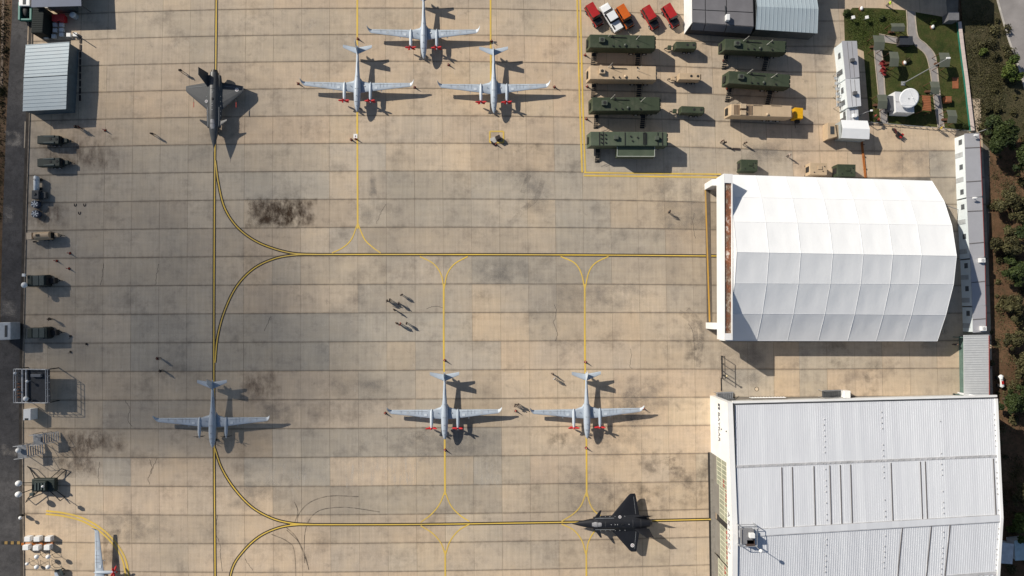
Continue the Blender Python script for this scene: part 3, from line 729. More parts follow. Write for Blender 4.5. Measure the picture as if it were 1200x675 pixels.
# off-frame northern buildings (their roofs stand beyond the top edge, their shadows reach into view)
nb = MB(); A = [at(1022,-40,0), at(1098,-40,0), at(1098,-14,0), at(1022,-14,0)]
nbt = thing('north_building', 'building beyond the top right edge whose shadow falls over the lawn', 'building', P2(A[3]))
nb.prism(A, [a + Vector((0,0,8.0)) for a in A]).build('wall', whw, nbt, True)
MB().prism([a + Vector((0,0,8.003)) for a in A], [a + Vector((0,0,8.3)) for a in A]).build('roof', gry_r, nbt, True)
A = [at(936,-46,0), at(956,-46,0), at(956,-12,0), at(936,-12,0)]
nb2 = thing('north_annexe', 'low building beyond the top edge beside the ribbed store', 'building', P2(A[3]))
MB().prism(A, [a + Vector((0,0,4.0)) for a in A]).build('wall', whw, nb2, True); MB().prism([a + Vector((0,0,4.003)) for a in A], [a + Vector((0,0,4.2)) for a in A]).build('roof', gry_r, nb2, True)

# row of white site cabins on the right
cab_lab = ['white site cabin at the top end of the long row, nearest the lawn', 'white site cabin second in the long row, a lamp on its roof edge', 'white site cabin third in the long row, half in tent shadow', 'white site cabin at the lower end of the row, next to the annexe']
cabs = [((1130.5,157.5),(1146.5,157),(1149.5,229.5),(1133,231)), ((1133.2,232.5),(1149.6,232),(1152.2,300.5),(1137,302.5)), ((1137.3,304),(1152.4,302.5),(1153.6,357),(1139.6,358.5)), ((1139.8,360),(1153.8,358.8),(1154,388),(1140.6,389))]
cbw = M('cabin_white', (.70,.76,.78), .5, var=.04, scale=.5, dirt=(.45,.42,.38), dirt_amt=.25)
for k, (rp, lb) in enumerate(zip(cabs, cab_lab)):
    r = shed('site_cabin', lb, 'cabin', rp, 2.7, (cbw, gry_r), group='row of white site cabins')
    T = poly(rp, 2.7); n = (5, 4, 4, 2)[k]
    for i in range(n):
        q = T[0].lerp(T[3], (i+.5)/n)
        if i % 2 == 0:
            w_ = MB().box(q.x-.05, q.x+.01, q.y-.45, q.y+.45, 1.1, 1.95).build('window', M('cabin_glass', (.09,.10,.11), .2), r, True)
            MB().box(q.x-.07, q.x-.02, q.y-.5, q.y+.5, 1.02, 1.1).build('sill', cbw, r, True)
        else: MB().box(q.x-.05, q.x+.01, q.y-.42, q.y+.42, .05, 2.05).build('door', M('cabin_door', (.42,.44,.45), .5), r, True)
    for f in (.22, .76) if k < 2 else (.5,):
        a, b_ = T[0].lerp(T[3], f) + Vector((-.1,0,.13)), T[1].lerp(T[2], f) + Vector((.1,0,.13))
        MB().bar(a, b_, .16, .05).build('roof_joint', gap_m, r, True)
    MB().bar(T[1] + Vector((.2,0,0)), T[2] + Vector((.2,0,0)), .08, .2).build('red_edge', red_ed, r, True)
for (px, py, h), lb in (((1145,159,3.3),'white lamp arm on the topmost white cabin roof'),((1143,232.5,3.2),'white lamp arm on the second white cabin roof')):
    q = at(px, py, h); r = thing('roof_lamp', lb, 'lamp', (q.x, q.y, 2.8), 0, 'lamps on the cabin row')
    MB().cyl((0,0,-.1),(0,0,.7),.05).build('stem', st, r); MB().ell((-.3,0,.75),.55,.2,.12).build('lamp_head', white_pt, r)
for (px, py), lb in (((1151,305),'white air conditioner box on edge of third site cabin roof'),((1152.5,385),'white air conditioner box on edge of lowest site cabin roof')):
    q = at(px, py, 3.2); r = thing('air_conditioner', lb, 'air conditioner', (q.x, q.y, 2.81), 0, 'cabin roof boxes')
    MB().box(-.45,.45,-.4,.4,0,.6).build('case', white_pt, r, bev=.05); MB().cyl((0,0,.6),(0,0,.64),.28,n=16).build('fan_grille', trim, r)
# cabins, canopy and containers left of the lawn
lab3 = [('white_container', 'long white container with grey roof at the lawn\'s left edge', [(987,49),(1003,49),(1006,90),(991.5,92)], 3.0, (cbw, gry_r)),
        ('white_container', 'short white container with pale roof below the long one, steel stairs beside', [(991,93.5),(1006,93),(1008,123.5),(994,125.5)], 3.0, (cbw, M('pale_roof', (.60,.61,.63), .5, .1, var=.05))),
        ('small_white_cabin', 'small white cabin between short container and white canopy', [(992.5,128.5),(1004.5,128.5),(1005,141.5),(993,141.5)], 2.5, (cbw, MATS['pale_roof']))]
for nm, lb, rp, h, mm in lab3:
    r = shed(nm, lb, 'container', rp, h, mm); T = poly(rp, h)
    for f, w_, z0, z1_, nm2 in ((.3,.5,1.2,2.0,'window'),(.75,.45,.1,2.1,'door')):
        q = T[0].lerp(T[3], f); MB().box(q.x-.05, q.x+.01, q.y-w_, q.y+w_, z0, z1_).build(nm2, M('cabin_glass', (.09,.10,.11), .2), r, True)
    q = T[0].lerp(T[2], .55 if h > 2.6 else .6) + Vector((0,0,.1)); MB().box(q.x-.3,q.x+.35,q.y-.3,q.y+.3,q.z,q.z+.55).build('vent', M('dark_vent', (.09,.09,.095), .6) if nm != 'small_white_cabin' else white_pt, r, True, bev=.05)
    for f in (.33,.66): MB().bar(T[0].lerp(T[1], f) + Vector((0,0,.13)), T[3].lerp(T[2], f) + Vector((0,0,.13)), .05,.03).build('roof_joint', gap_m, r, True)
cn = shed('white_canopy', 'small white fabric canopy with ridge beside the tan equipment box', 'canopy', [(986,141.5),(1015.5,142.5),(1017.5,162.5),(986.5,161)], 2.6, (M('canopy_frame_wall', (.35,.38,.38), .6), white_fab), rise=.5, axis='x')
q = poly([(970,143.5),(978.5,144),(981,160),(970,163)], 1.9)
tb = thing('tan_equipment_box', 'tan equipment cabinet with dark hatch beside the white canopy', 'cabinet', P2(sum(q, Vector())/4))
tan = M('desert_tan_paint', (.50,.375,.245), .6, var=.10, scale=.7, dirt=(.25,.19,.13), dirt_amt=.4)
MB().prism([P2(v) for v in q], q).build('body', tan, tb, True, bev=.06)
c4 = sum(q, Vector())/4; MB().box(c4.x-.3,c4.x+.4,c4.y-.7,c4.y+.7,1.9,1.98).build('hatch', dark, tb, True, bev=.03)
MB().box(c4.x+.9,c4.x+2.4,c4.y-1.2,c4.y+1.1,.2,1.5).build('rear_module', M('dark_tan_module', (.33,.25,.17), .6), tb, True, bev=.05)  # rear module in a darker tan than the body
# steel stair frame left of container
q = at(982,108,0); sf = thing('steel_stair', 'thin steel stair frame left of the short white container', 'stairs', q)
for y in (-3,-1,1,3): MB().tube([(-.9,y,0),(-.9,y,1.3),(.8,y,1.3),(.8,y,0)], .05).build('frame', st, sf)
MB().tube([(-.9,-3,1.3),(-.9,3,1.3)], .05).tube([(.8,-3,1.3),(.8,3,1.3)], .05).build('handrail', st, sf)
for k in range(6): MB().box(-.8,.7,-2.8+k*1.0,-2.3+k*1.0,.9-.12*k,.95-.12*k).build('tread', st, sf)

# ------------------------------------------------------------------ aircraft
def ring(y, cx, cz, rx, rz, n=16, sq=2.0, ztop=None):
    out = []
    for i in range(n):
        a = 2*math.pi*i/n; c_, s_ = math.cos(a), math.sin(a)
        out.append(Vector((cx + rx*math.copysign(abs(c_)**(2/sq), c_), y, cz + rz*math.copysign(abs(s_)**(2/sq), s_))))
    return out
def foil(x, yl, yt, z, th, dx=0.0, dz=1.0):
    "aerofoil section: leading edge yl, trailing edge yt; dx,dz tilt the thickness direction"
    pr = [(0,0),(.06,.45),(.25,.95),(.5,.8),(.8,.35),(1,.03),(.8,-.15),(.5,-.35),(.25,-.45),(.06,-.3)]
    return [Vector((x + dx*k*th, yl + (yt-yl)*u, z + dz*k*th)) for u, k in pr]
drone_g = M('drone_grey_paint', (.41,.465,.53), .42, var=.10, scale=.5, dirt=(.36,.38,.40), dirt_amt=.4)
drone_l = M('drone_light_paint', (.56,.61,.66), .45, var=.06, scale=.6)
cover_r = M('red_canvas_cover', (.50,.025,.03), .75, var=.2); black_p = M('black_propeller', (.02,.02,.022), .4)
tyre_m = M('tyre_rubber_black', (.025,.025,.027), .85); pane_m = M('panel_line_dark', (.16,.17,.19), .6)
def make_drone(label, loc, rz, covers=True):
    r = thing('twin_propeller_drone', label, 'drone', loc, rz, 'grey twin-propeller drones parked on the apron')
    st_ = [(5.25,.02,.03,1.55),(5.12,.16,.17,1.56),(4.8,.30,.31,1.6),(4.2,.45,.46,1.66),(3.3,.56,.6,1.74),(2.2,.60,.66,1.78),(.8,.60,.64,1.76),(-.4,.50,.55,1.72),(-1.8,.36,.42,1.72),(-3.6,.26,.31,1.78),(-5.2,.19,.24,1.84),(-6.25,.12,.16,1.88),(-6.5,.03,.04,1.9)]
    fu = MB().loft([ring(y, 0, z, a, b) for y, a, b, z in st_]).build('fuselage', drone_g, r)
    MB().box(-.30,.30,3.55,3.62,2.26,2.275).build('panel_line', pane_m, fu); MB().box(-.30,.30,1.3,1.36,2.395,2.41).build('panel_line', pane_m, fu)
    for y, z in ((2.6,2.44),(4.3,2.15),(-.9,2.24)): MB().cyl((0,y,z-.05),(0,y,z+.16),.05,.02,6).build('antenna', dark, fu)
    MB().box(-.02,.02,-3.6,-1.2,2.0,2.16).build('dorsal_spine', drone_l, fu)
    for s in (-1, 1):
        w_ = MB().loft([foil(s*.40, 1.85, -.95, 1.22, .16), foil(s*.8, 1.75, -.36, 1.30, .15), foil(s*2.0, 1.62, .0, 1.54, .13), foil(s*2.5, 1.55, 0, 1.56, .12), foil(s*6, 1.10, .0, 1.64, .08), foil(s*9.3, .72, .0, 1.74, .05)]).build('wing', drone_g, r)
        MB().loft([foil(s*9.28, .73, 0, 1.735, .05), foil(s*9.62, .50, -.10, 1.84, .04, -s*.6, .8), foil(s*9.86, .12, -.32, 2.06, .03, -s, .3), foil(s*9.98, -.25, -.52, 2.36, .02, -s, .15)]).build('winglet', drone_l, w_)
        MB().bar((s*3.0,.34,1.635),(s*6.0,.27,1.690),.03,.012).build('flap_line', pane_m, w_); MB().bar((s*6.2,.26,1.695),(s*9.0,.18,1.762),.03,.012).build('aileron_line', pane_m, w_)
        for xx in (4.0, 4.6, 5.2, 7.6): MB().bar((s*xx,.10,1.60+.02*xx+.02),(s*xx,1.2-.08*xx,1.60+.02*xx+.045),.025,.02).build('rib_line', pane_m, w_)
        MB().box(s*3.3-.25,s*3.3+.25,.75,1.15,1.60,1.715).build('access_hatch', drone_l, w_)
        MB().cyl((s*6.4,.55,1.70),(s*6.4,.55,1.735),.26,.26,14).build('roundel', M('faded_roundel', (.40,.43,.46), .6), w_)
        MB().cyl((s*4.2,.9,1.4),(s*4.2,1.6,1.4),.07,.05,8).build('pylon', drone_g, w_)
        n_ = MB().loft([ring(-.1, s*2.3, 1.66, .06, .05, 12), ring(.4, s*2.3, 1.64, .22, .2, 12), ring(1.4, s*2.3, 1.6, .28, .32, 12), ring(2.5, s*2.3, 1.58, .27, .32, 12), ring(3.15, s*2.3, 1.58, .19, .21, 12)]).build('engine_nacelle', drone_l if s > 0 else drone_g, r)
        sp = MB().loft([ring(3.15, s*2.3, 1.58, .16, .17, 12), ring(3.4, s*2.3, 1.58, .12, .12, 12), ring(3.62, s*2.3, 1.58, .02, .02, 12)]).build('spinner', drone_l, n_)
        pr = MB(); a0 = .25 if s > 0 else .05
        for k in range(5):
            a = a0 + 2*math.pi*k/5; d = Vector((math.cos(a), 0, math.sin(a))); q = Vector((s*2.3, 3.28, 1.58))
            wd, th = (.27, .17) if covers else (.13, .05)
            rr = []
            for t_, f in ((.12,.6),(.4,1.0),(.8,.95),(1.05,.4)):
                u = d.cross(Vector((0,1,0)))
                rr.append([q + d*t_ + u*wd*f*.6*math.cos(p_) + Vector((0,1,0))*th*f*math.sin(p_) for p_ in [2*math.pi*i/8 for i in range(8)]])
            pr.loft(rr)
        pr.build('propeller_cover' if covers else 'propeller', cover_r if covers else black_p, n_)
        MB().loft([foil(s*.10, -4.95, -6.15, 1.95, .07), foil(s*2.55, -6.02, -6.55, 2.12, .035)]).build('tailplane', drone_g, r)
        g_ = MB().cyl((s*1.6,.6,.3),(s*1.2,.6,1.7),.06).build('main_gear_leg', st, r)
        MB().cyl((s*1.5,.6,.28),(s*1.72,.6,.28),.28,n=16).build('wheel', tyre_m, g_)
    MB().loft([foil(0, -4.7, -6.2, 1.95, .06, 1, 0), foil(0, -6.1, -6.9, 4.35, .03, 1, 0)]).build('vertical_fin', drone_l, r)
    MB().loft([foil(0, -5.2, -6.1, 1.75, .05, 1, 0), foil(0, -5.7, -6.2, .95, .03, 1, 0)]).build('ventral_fin', drone_g, r)
    g_ = MB().cyl((0,4.1,.25),(0,4.0,1.3),.05).build('nose_gear_leg', st, r); MB().cyl((-.08,4.1,.24),(.08,4.1,.24),.24,n=16).build('wheel', tyre_m, g_)
    MB().ell((0,3.2,1.05),.27,.27,.27).build('sensor_turret', dark, r)
    MB().cyl((-.45,4.6,1.45),(-.95,4.95,1.4),.02,n=6).build('air_data_probe', dark, r)
    return r
def nose_loc(px, py, h, back, rz):
    q = at(px, py, h); d = Vector((-math.sin(rz), math.cos(rz), 0)); q = q - d*back; return Vector((q.x, q.y, 0))
S = math.pi
dr = [((496.8,69),'topmost grey drone with red propeller covers, its tail reaching the top edge',True),
      ((418.6,131.2),'grey drone with red propeller covers on the upper left yellow line',True),
      ((579,132.9),'grey drone with red propeller covers just above the painted yellow square',True),
      ((249.4,524.8),'grey drone with bare black propellers on the black-edged yellow line',False),
      ((521.2,515.2),'grey drone with red propeller covers, middle of the lower three',True),
      ((688.2,514.3),'grey drone with red propeller covers above the black jet',True)]
p_red = p_blk = None
for (x, y), lb, cov in dr:
    A_ = S + random.uniform(-.012, .012); L = nose_loc(x, y, 1.55, 5.25, A_)
    if cov and p_red: o = dup(p_red, lb, L, A_)
    else:
        o = make_drone(lb, L, S, cov)
        if cov: p_red = o
q = at(109.5, 687.5, 1.9)
dup(p_red, 'grey drone at the bottom left corner with only its wing and red propeller cover showing', P2(q), -S/2)

def make_jet(label, loc, rz, body, fin_m, red_covers, nosem):
    r = thing('jet_drone', label, 'jet drone', loc, rz, 'jet drones with canards')
    hw = lambda y, a, zt, zb, n=20: [Vector((a*math.copysign(abs(math.cos(t_))**.8, math.cos(t_)), y, (1.75 + zt*math.sin(t_)**1) if math.sin(t_) >= 0 else 1.75 + zb*math.sin(t_))) for t_ in [2*math.pi*i/n for i in range(n)]]
    nose = MB().loft([hw(6.87,.02,.02,.02), hw(6.4,.17,.12,.1), hw(5.6,.38,.28,.24), hw(4.6,.62,.45,.4), hw(3.55,.82,.62,.55)]).build('nose_cone', nosem, r)
    MB().cyl((0,6.8,1.75),(0,7.5,1.75),.03,.012,6).build('pitot_probe', st, nose)
    fu = MB().loft([hw(3.55,.82,.62,.55), hw(2.4,.92,.78,.7), hw(0,.95,.86,.8), hw(-3,.95,.82,.78), hw(-5.5,.85,.72,.7), hw(-6.6,.72,.62,.6)]).build('fuselage', body, r)
    MB().loft([ring(-6.55,0,1.75,.66,.58,16), ring(-7.05,0,1.75,.52,.46,16)], caps=False).build('exhaust_nozzle', M('burnt_metal', (.07,.065,.06), .4, .7), r)
    MB().cyl((0,-6.7,1.75),(0,-6.72,1.75),.5,n=16).build('exhaust_throat', black_p, r)
    for s in (-1, 1):
        du = MB().loft([[Vector((s*x,y,z)) for x, z in ((.55,1.25),(1.0,1.3),(x1,1.72),(1.05,2.05),(.6,z2))] for y, x1, z2 in ((3.15,1.12,2.2),(2.5,1.28,2.35),(-.5,1.36,2.4),(-4.8,1.34,2.3),(-6.1,1.18,2.1))], smooth=False).build('intake_duct', body, r)
        MB().add([(s*.6,3.17,1.35),(s*1.0,3.17,1.38),(s*1.08,3.17,1.72),(s*.95,3.17,1.98),(s*.6,3.17,2.05)], [(0,1,2,3,4)]).build('intake_mouth', black_p, du)
        MB().bar((s*.98,2.9,2.12),(s*1.0,-.4,2.2),.05,.02).build('edge_highlight', M('pale_highlight_and_line', (.35,.37,.39), .5), du)  # pale strip painted as the highlight along the duct edge
        for y in (2.0,1.1,.3,-.6,-1.4,-2.3): MB().cyl((s*1.2,y,1.9),(s*1.2,y,2.05),.05,n=6).build('fastener', M('pale_fastener', (.4,.41,.42), .5), du)
        w_ = MB().loft([foil(s*1.0, .55, -5.0, 1.66, .14), foil(s*1.3, -.05, -4.92, 1.66, .13), foil(s*4.75, -3.05, -4.32, 1.62, .05), foil(s*5.02, -3.40, -4.22, 1.62, .035)], smooth=False).build('wing', body, r)
        MB().bar((s*1.5,-4.25,1.775),(s*4.5,-3.95,1.68),.03,.012).build('elevon_line', M('pale_highlight_and_line', (.35,.37,.39), .5), w_)
        MB().loft([foil(s*1.05, 3.05, 2.1, 1.95, .05), foil(s*2.35, 2.05, 1.75, 2.1, .02)], smooth=False).build('canard', body, r)
        MB().loft([foil(s*1.0, -3.9, -6.5, 2.0, .08, -s, .3), foil(s*1.85, -5.5, -6.85, 4.05, .035, -s, .3)], smooth=False).build('tail_fin', fin_m[0 if s < 0 else 1], r)
        g_ = MB().cyl((s*1.1,-2.2,.4),(s*.95,-2.2,1.4),.08).build('main_gear_leg', st, r); MB().cyl((s*1.0,-2.2,.36),(s*1.25,-2.2,.36),.36,n=16).build('wheel', tyre_m, g_)
        if red_covers:
            MB().cyl((s*3.7,-2.2,1.5),(s*3.7,-.9,1.45),.035,n=6).build('wing_probe', dark, w_); MB().box(s*3.7-.035,s*3.7+.035,-1.5,-.55,1.38,1.5).build('warning_streamer', M('red_streamer', (.55,.05,.03), .7), w_)
    pl_m = M('jet_panel_line', (.13,.135,.14), .5)
    for y in (2.6, 1.2, -.4, -3.6, -5.0): MB().tube([(x_, y, 1.75 + (.82 if y > -4 else .73)*math.sqrt(max(0, 1-(x_/.93)**2))*1.02 + .005) for x_ in (-.7,-.45,-.2,0,.2,.45,.7)], .018, 5).build('panel_line', pl_m, fu)
    MB().box(-.62,.62,-6.05,-5.75,2.05,2.12).build('engine_band', M('engine_band_grey', (.12,.12,.12), .4, .5), fu)
    for x, y, z, rr in ((-3.9,-3.6,1.70,.32),(1.18,-1.4,2.2,.26)):
        a = MB().cyl((x,y,z),(x,y,z+.02),rr,n=20).build('roundel', M('roundel_white', (.75,.75,.74), .6), r)
        MB().cyl((x,y,z+.02),(x,y,z+.032),rr*.62,n=20).build('roundel_ring', M('roundel_dark', (.18,.08,.09), .6), a)
        MB().cyl((x,y,z+.032),(x,y,z+.042),rr*.3,n=16).build('roundel_centre', M('roundel_white', (.75,.75,.74), .6), a)
    for y, z in ((.2,2.6),(-.5,2.6),(-.9,2.6),(-2.9,2.57)): MB().cyl((.0,y,z-.05),(0,y,z+.06),.07,n=8).build('antenna', M('pale_fastener', (.4,.41,.42), .5), fu)
    MB().loft([hw(3.5,.56,.68,.1), hw(2.9,.66,.80,.1), hw(2.2,.68,.86,.1), hw(1.85,.60,.86,.1)]).build('upper_hatch', M('hatch_grey', (.27,.27,.28), .5, var=.35, scale=1.5), fu)
    MB().box(-.12,.12,-1.95,-1.55,2.55,2.68).build('dorsal_scoop', black_p, fu, bev=.03)
    g_ = MB().cyl((0,3.6,.3),(0,3.5,1.4),.07).build('nose_gear_leg', st, r); MB().cyl((-.12,3.6,.3),(.12,3.6,.3),.3,n=16).build('wheel', tyre_m, g_)
    MB().box(.42,.62,2.4,2.9,.5,1.3).build('gear_door', body, r)
    return r
jg = M('charcoal_jet_paint', (.062,.066,.070), .42, var=.15, scale=.6); jb = M('black_jet_paint', (.012,.013,.017), .5, var=.15, scale=.6); jn = M('slate_nose_paint', (.07,.075,.08), .36)
make_jet('charcoal grey jet drone with canards pointing down on the left yellow line', nose_loc(250.6,174.3,1.75,6.87,S), S, jg, (jg, jg), True, jn)
make_jet('black jet drone with canards pointing left in front of the hangar doors', nose_loc(670.5,613.8,1.75,6.87,S/2 + .005), S/2 + .005, jb, (jb, jb), False, jb)

# ------------------------------------------------------------------ trailers and ground equipment
grn = M('olive_green_paint', (.040,.054,.030), .6, var=.12, scale=.5, dirt=(.13,.125,.09), dirt_amt=.6)
grn2 = M('pale_olive_paint', (.075,.098,.064), .6, var=.12, scale=.5, dirt=(.16,.165,.12), dirt_amt=.5)
chas = M('chassis_black', (.018,.018,.018), .7)
def wheel(mb_parent, x, y, rr, wd):
    w_ = MB().cyl((x, y-wd/2, rr), (x, y+wd/2, rr), rr, n=18).build('wheel', tyre_m, mb_parent); MB().cyl((x, y-wd/2-.01, rr), (x, y+wd/2+.01, rr), rr*.5, n=12).build('rim', trim, w_); return w_
def frame_from(pxs, h):
    T = poly(pxs, h); a = ((T[0]+T[3])/2); b = ((T[1]+T[2])/2); d = b - a
    wd = ((T[0]-T[3]).length + (T[1]-T[2]).length)/2
    return P2((a+b)/2), math.atan2(d.y, d.x), d.length, wd
def shelter_trailer(label, pxs, paint_, style=0):
    h = 3.6; loc, rz, L, W = frame_from(pxs, h); l, w2 = L/2, W/2
    r = thing('command_trailer', label, 'trailer', loc, rz, 'long command shelter trailers')
    bd = MB(); z0 = 1.15
    bd.prism([(-l-.45,-w2,z0),(l,-w2,z0),(l,w2,z0),(-l-.45,w2,z0)], [(-l,-w2,h),(l,-w2,h),(l,w2,h),(-l,w2,h)])
    b_ = bd.build('shelter_body', paint_, r, bev=.05)
    MB().box(-l+.2,l-.2,-.5,.5,.75,z0-.01).build('chassis', chas, r)
    for y in (-1,1):
        for x in (l-1.2, l-2.4, l-3.6): wheel(r, x, y*(w2-.25), .48, .35)
        MB().box(-l+1.6,-l+1.85,y*(w2-.4)-.1,y*(w2-.4)+.1,0,z0).build('landing_leg', chas, r)
    for k in range(1, 8): MB().box(-l+L*k/8-.015,-l+L*k/8+.015,-w2+.06,w2-.06,h+.001,h+.018).build('roof_seam', paint_, b_)
    ac = M('tan_ac' if paint_ is tan else 'green_ac', (.52,.40,.27) if paint_ is tan else (.075,.088,.068), .55)
    if style == 0:
        u = MB().box(-l+1.55,-l+2.55,-.35,.5,h,h+.55).build('roof_air_unit', ac, b_, bev=.04); MB().cyl((-l+2.05,.07,h+.55),(-l+2.05,.07,h+.58),.28,n=14).build('fan', chas, u)
        MB().tube([(-l+3.6,w2-.45,h+.1),(-l+6.4,w2-.5,h+.1)], .06).build('conduit', chas, b_)
        for x, y in ((-l+4.0,-w2+.35),(-l+5.1,-w2+.35),(-l+6.2,-w2+.3),(-l+8.3,-w2+.35),(-l+8.3,w2-.3),(-l+3.9,w2-.2)): MB().cyl((x,y,h),(x,y,h+.22),.13,n=10).build('vent_cap', chas, b_)
        MB().ell((-l+6.2,-w2+.5,h+.1),.26,.26,.2).build('dome', ac, b_)
        for x, y in ((-l+3.2,w2-.3),(l-3.3,w2-.8)): MB().cyl((x,y,h),(x+.5,y+.3,h+1.5),.045,.03,6).build('whip_antenna', M('pale_antenna', (.6,.58,.52), .5), b_)
    elif style == 1:
        for k in range(14): MB().box(-l+.5+.24*k,-l+.58+.24*k,-w2+.15,w2-.15,h+.001,h+.09).build('roof_slat', M('tan_slat', (.15,.10,.065), .7), b_)
        for y in (-.6,.55): MB().box(-l+1.5,-l+2.5,y-.4,y+.4,h+.1,h+.5).build('roof_air_unit', ac, b_, bev=.04)
        for x0, x1, y in ((3.8,5.4,.9),(7,8.8,.95)): MB().tube([(-l+x0,y,h+.1),(-l+x1,y,h+.1)], .06).build('conduit', ac, b_)
        MB().ell((-l+6.4,-.7,h+.1),.26,.26,.2).build('dome', ac, b_)
    else:
        for x in (1.5,2.2,6.0,9.5,l*2-1.6,l*2-.8):
            MB().box(-l+x-.06,-l+x+.06,-w2+.1,w2-.1,h,h+.09).build('roof_rail', chas, b_)
        for x, y in ((1.85,.7),(1.85,0),(1.85,-.7),(2.6,.7),(2.6,0),(2.6,-.7),(7.3,-.4),(7.0,.4),(8.2,.2),(4.4,.1),(12.2,0)): MB().cyl((-l+x,y,h),(-l+x,y,h+.18),.14,n=10).build('vent_cap', chas, b_)
        MB().box(-l+4.0,-l+4.8,-.2,.5,h,h+.5).build('roof_air_unit', ac, b_, bev=.04); MB().box(-l+11.2,-l+11.9,-.3,.4,h,h+.5).build('roof_air_unit', ac, b_, bev=.04)
        MB().tube([(-l+9.2,-w2+.2,h+.1),(-l+9.2,w2-.2,h+.1),(-l+9.7,w2-.2,h+.1),(-l+9.7,-w2+.2,h+.1)], .06).build('ladder_frame', chas, b_)
        e_ = MB().prism([(-l+4.7,-w2-1.75,z0),(-l+11.4,-w2-1.75,z0),(-l+11.4,-w2-.01,z0),(-l+4.7,-w2-.01,z0)], [(-l+4.7,-w2-1.75,2.8),(-l+11.4,-w2-1.75,2.8),(-l+11.4,-w2-.01,2.95),(-l+4.7,-w2-.01,2.95)]).build('slide_out_room', grn2, r)
        pe = M('pale_frame', (.42,.45,.40), .5)
        MB().bar((-l+4.7,-w2-1.7,2.85),(-l+11.4,-w2-1.7,2.85),.1,.08).bar((-l+4.75,-w2-1.7,2.86),(-l+4.75,-w2,2.99),.1,.08).bar((-l+11.35,-w2-1.7,2.86),(-l+11.35,-w2,2.99),.1,.08).build('edge_frame', pe, e_)
    if style != 1:
        for x in ((1.0, L-2.4) if style == 0 else (1.6,)):
            s_ = MB().box(-l+x-.4,-l+x+.4,-w2-.7,-w2-.02,1.05,1.13).build('entry_landing', chas, r)
            for k in range(5): MB().box(-l+x-.4,-l+x+.4,-w2-1.0-.3*k,-w2-.74-.3*k,.85-.2*k,.9-.2*k).build('stair_tread', chas, s_)
            for sx in (-.4,.4): MB().tube([(-l+x+sx,-w2-.05,2.0),(-l+x+sx,-w2-.7,2.0),(-l+x+sx,-w2-2.2,.9)], .03).build('handrail', chas, s_)
    for y in (-.75,0,.75): MB().box(l,l+.28,y-.28,y+.28,1.7,3.3).build('rear_module', paint_, b_, bev=.04)
    MB().box(-l-.42,-l-.30,-.6,.6,1.5,2.6).build('front_vent', chas, b_)
    return r
shelter_trailer('dark green command trailer just below the parked cars', [(691,39.8),(766.8,42),(767.8,56.2),(692,56)], grn)
shelter_trailer('tan command trailer between two green ones inside the yellow corner', [(691.3,76.4),(768.4,78.2),(769,92.9),(692,93)], tan)
shelter_trailer('dark green command trailer between the tan trailer and the slide-out one', [(694,113.8),(772.8,114),(773.3,129.2),(695,130)], grn)
shelter_trailer('pale green command trailer with a slide-out room beside the yellow corner line', [(692,154),(781,154.8),(782,170.6),(692.5,170.8)], grn2, 2)
shelter_trailer('dark green command trailer below the grey panelled shelter', [(849.5,45.4),(919.8,48),(921,61.2),(850,58.2)], grn)
shelter_trailer('dark green command trailer just above the tan trailer with yellow box', [(853.8,82.8),(924.6,87.6),(926,101.8),(854.5,97.6)], grn)
shelter_trailer('tan command trailer with slatted roof end and a yellow box behind it', [(856.8,121.8),(927.2,123.8),(928,137.2),(857,135)], tan, 1)
q = poly([(931.5,125.8),(941.3,126.5),(941,139),(931.2,138.5)], 2.3)
yb_ = thing('yellow_cart', 'bright yellow box cart at the rear of the slatted tan trailer', 'cart', P2(sum(q, Vector())/4)); yel_p = M('yellow_equipment_paint', (.68,.36,.01), .5)
MB().prism([Vector((v.x,v.y,.6)) for v in q], q).build('box', yel_p, yb_, True, bev=.06)
c4 = sum(q, Vector())/4
for sx in (-.5,.5):
    for sy in (-.6,.6): wheel(yb_, sx, sy, .3, .18)
MB().tube([(-.1,-1.0,.7),(.1,-2.2,.5)], .05).build('tow_bar', chas, yb_); MB().box(-.25,.4,-1.6,-1.0,1.0,1.7).build('control_box', chas, yb_)

def gen_trailer(label, pxs, h, paint_, tow=-1, rough_=False, group='generator trailers'):
    loc, rz, L, W = frame_from(pxs, h); l, w2 = L/2, W/2
    r = thing('generator_trailer', label, 'trailer', loc, rz, group)
    b_ = MB().prism([(-l,-w2,.7),(l,-w2,.7),(l,w2,.7),(-l,w2,.7)], [(-l+.12,-w2+.05,h),(l-.05,-w2+.05,h),(l-.05,w2-.05,h),(-l+.12,w2-.05,h)]).build('housing', paint_, r, bev=.07)
    for x in (.15, .75) if L > 2 else (0,): MB().cyl((l*x-.0,.05,h),(l*x,.05,h+.05),.24,.2,14).build('exhaust_vent', chas, b_)
    MB().box(-l-.05,l+.05,-w2+.15,w2-.15,.5,.69).build('chassis', chas, r)
    for y in (-1,1):
        wheel(r, l*.1, y*(w2-.02), .36, .22); wheel(r, l*.55, y*(w2-.02), .36, .22)
    e = tow*l
    MB().bar((e,w2*.6,.6),(e+tow*1.5,0,.55),.1,.1).bar((e,-w2*.6,.6),(e+tow*1.5,0,.55),.1,.1).build('draw_bar', chas, r)
    MB().box(e+tow*.75-.3,e+tow*.75+.3,-.35,.35,.65,1.15).build('tool_box', paint_, r, bev=.04)
    MB().cyl((e+tow*1.5,0,0),(e+tow*1.5,0,.7),.05).build('jockey_leg', chas, r)
    MB().box(l,l+.1,-w2+.2,w2-.2,.9,h-.15).build('radiator_grille', chas, b_)
    return r
gen_trailer('small green generator trailer right of the topmost green command trailer', [(791.5,48.3),(816,48.5),(816,57.5),(791.5,57)], 2.2, grn)
gen_trailer('small tan generator trailer between two green ones', [(795,85),(821,85.5),(821.5,93.8),(795.5,93.3)], 2.2, tan)
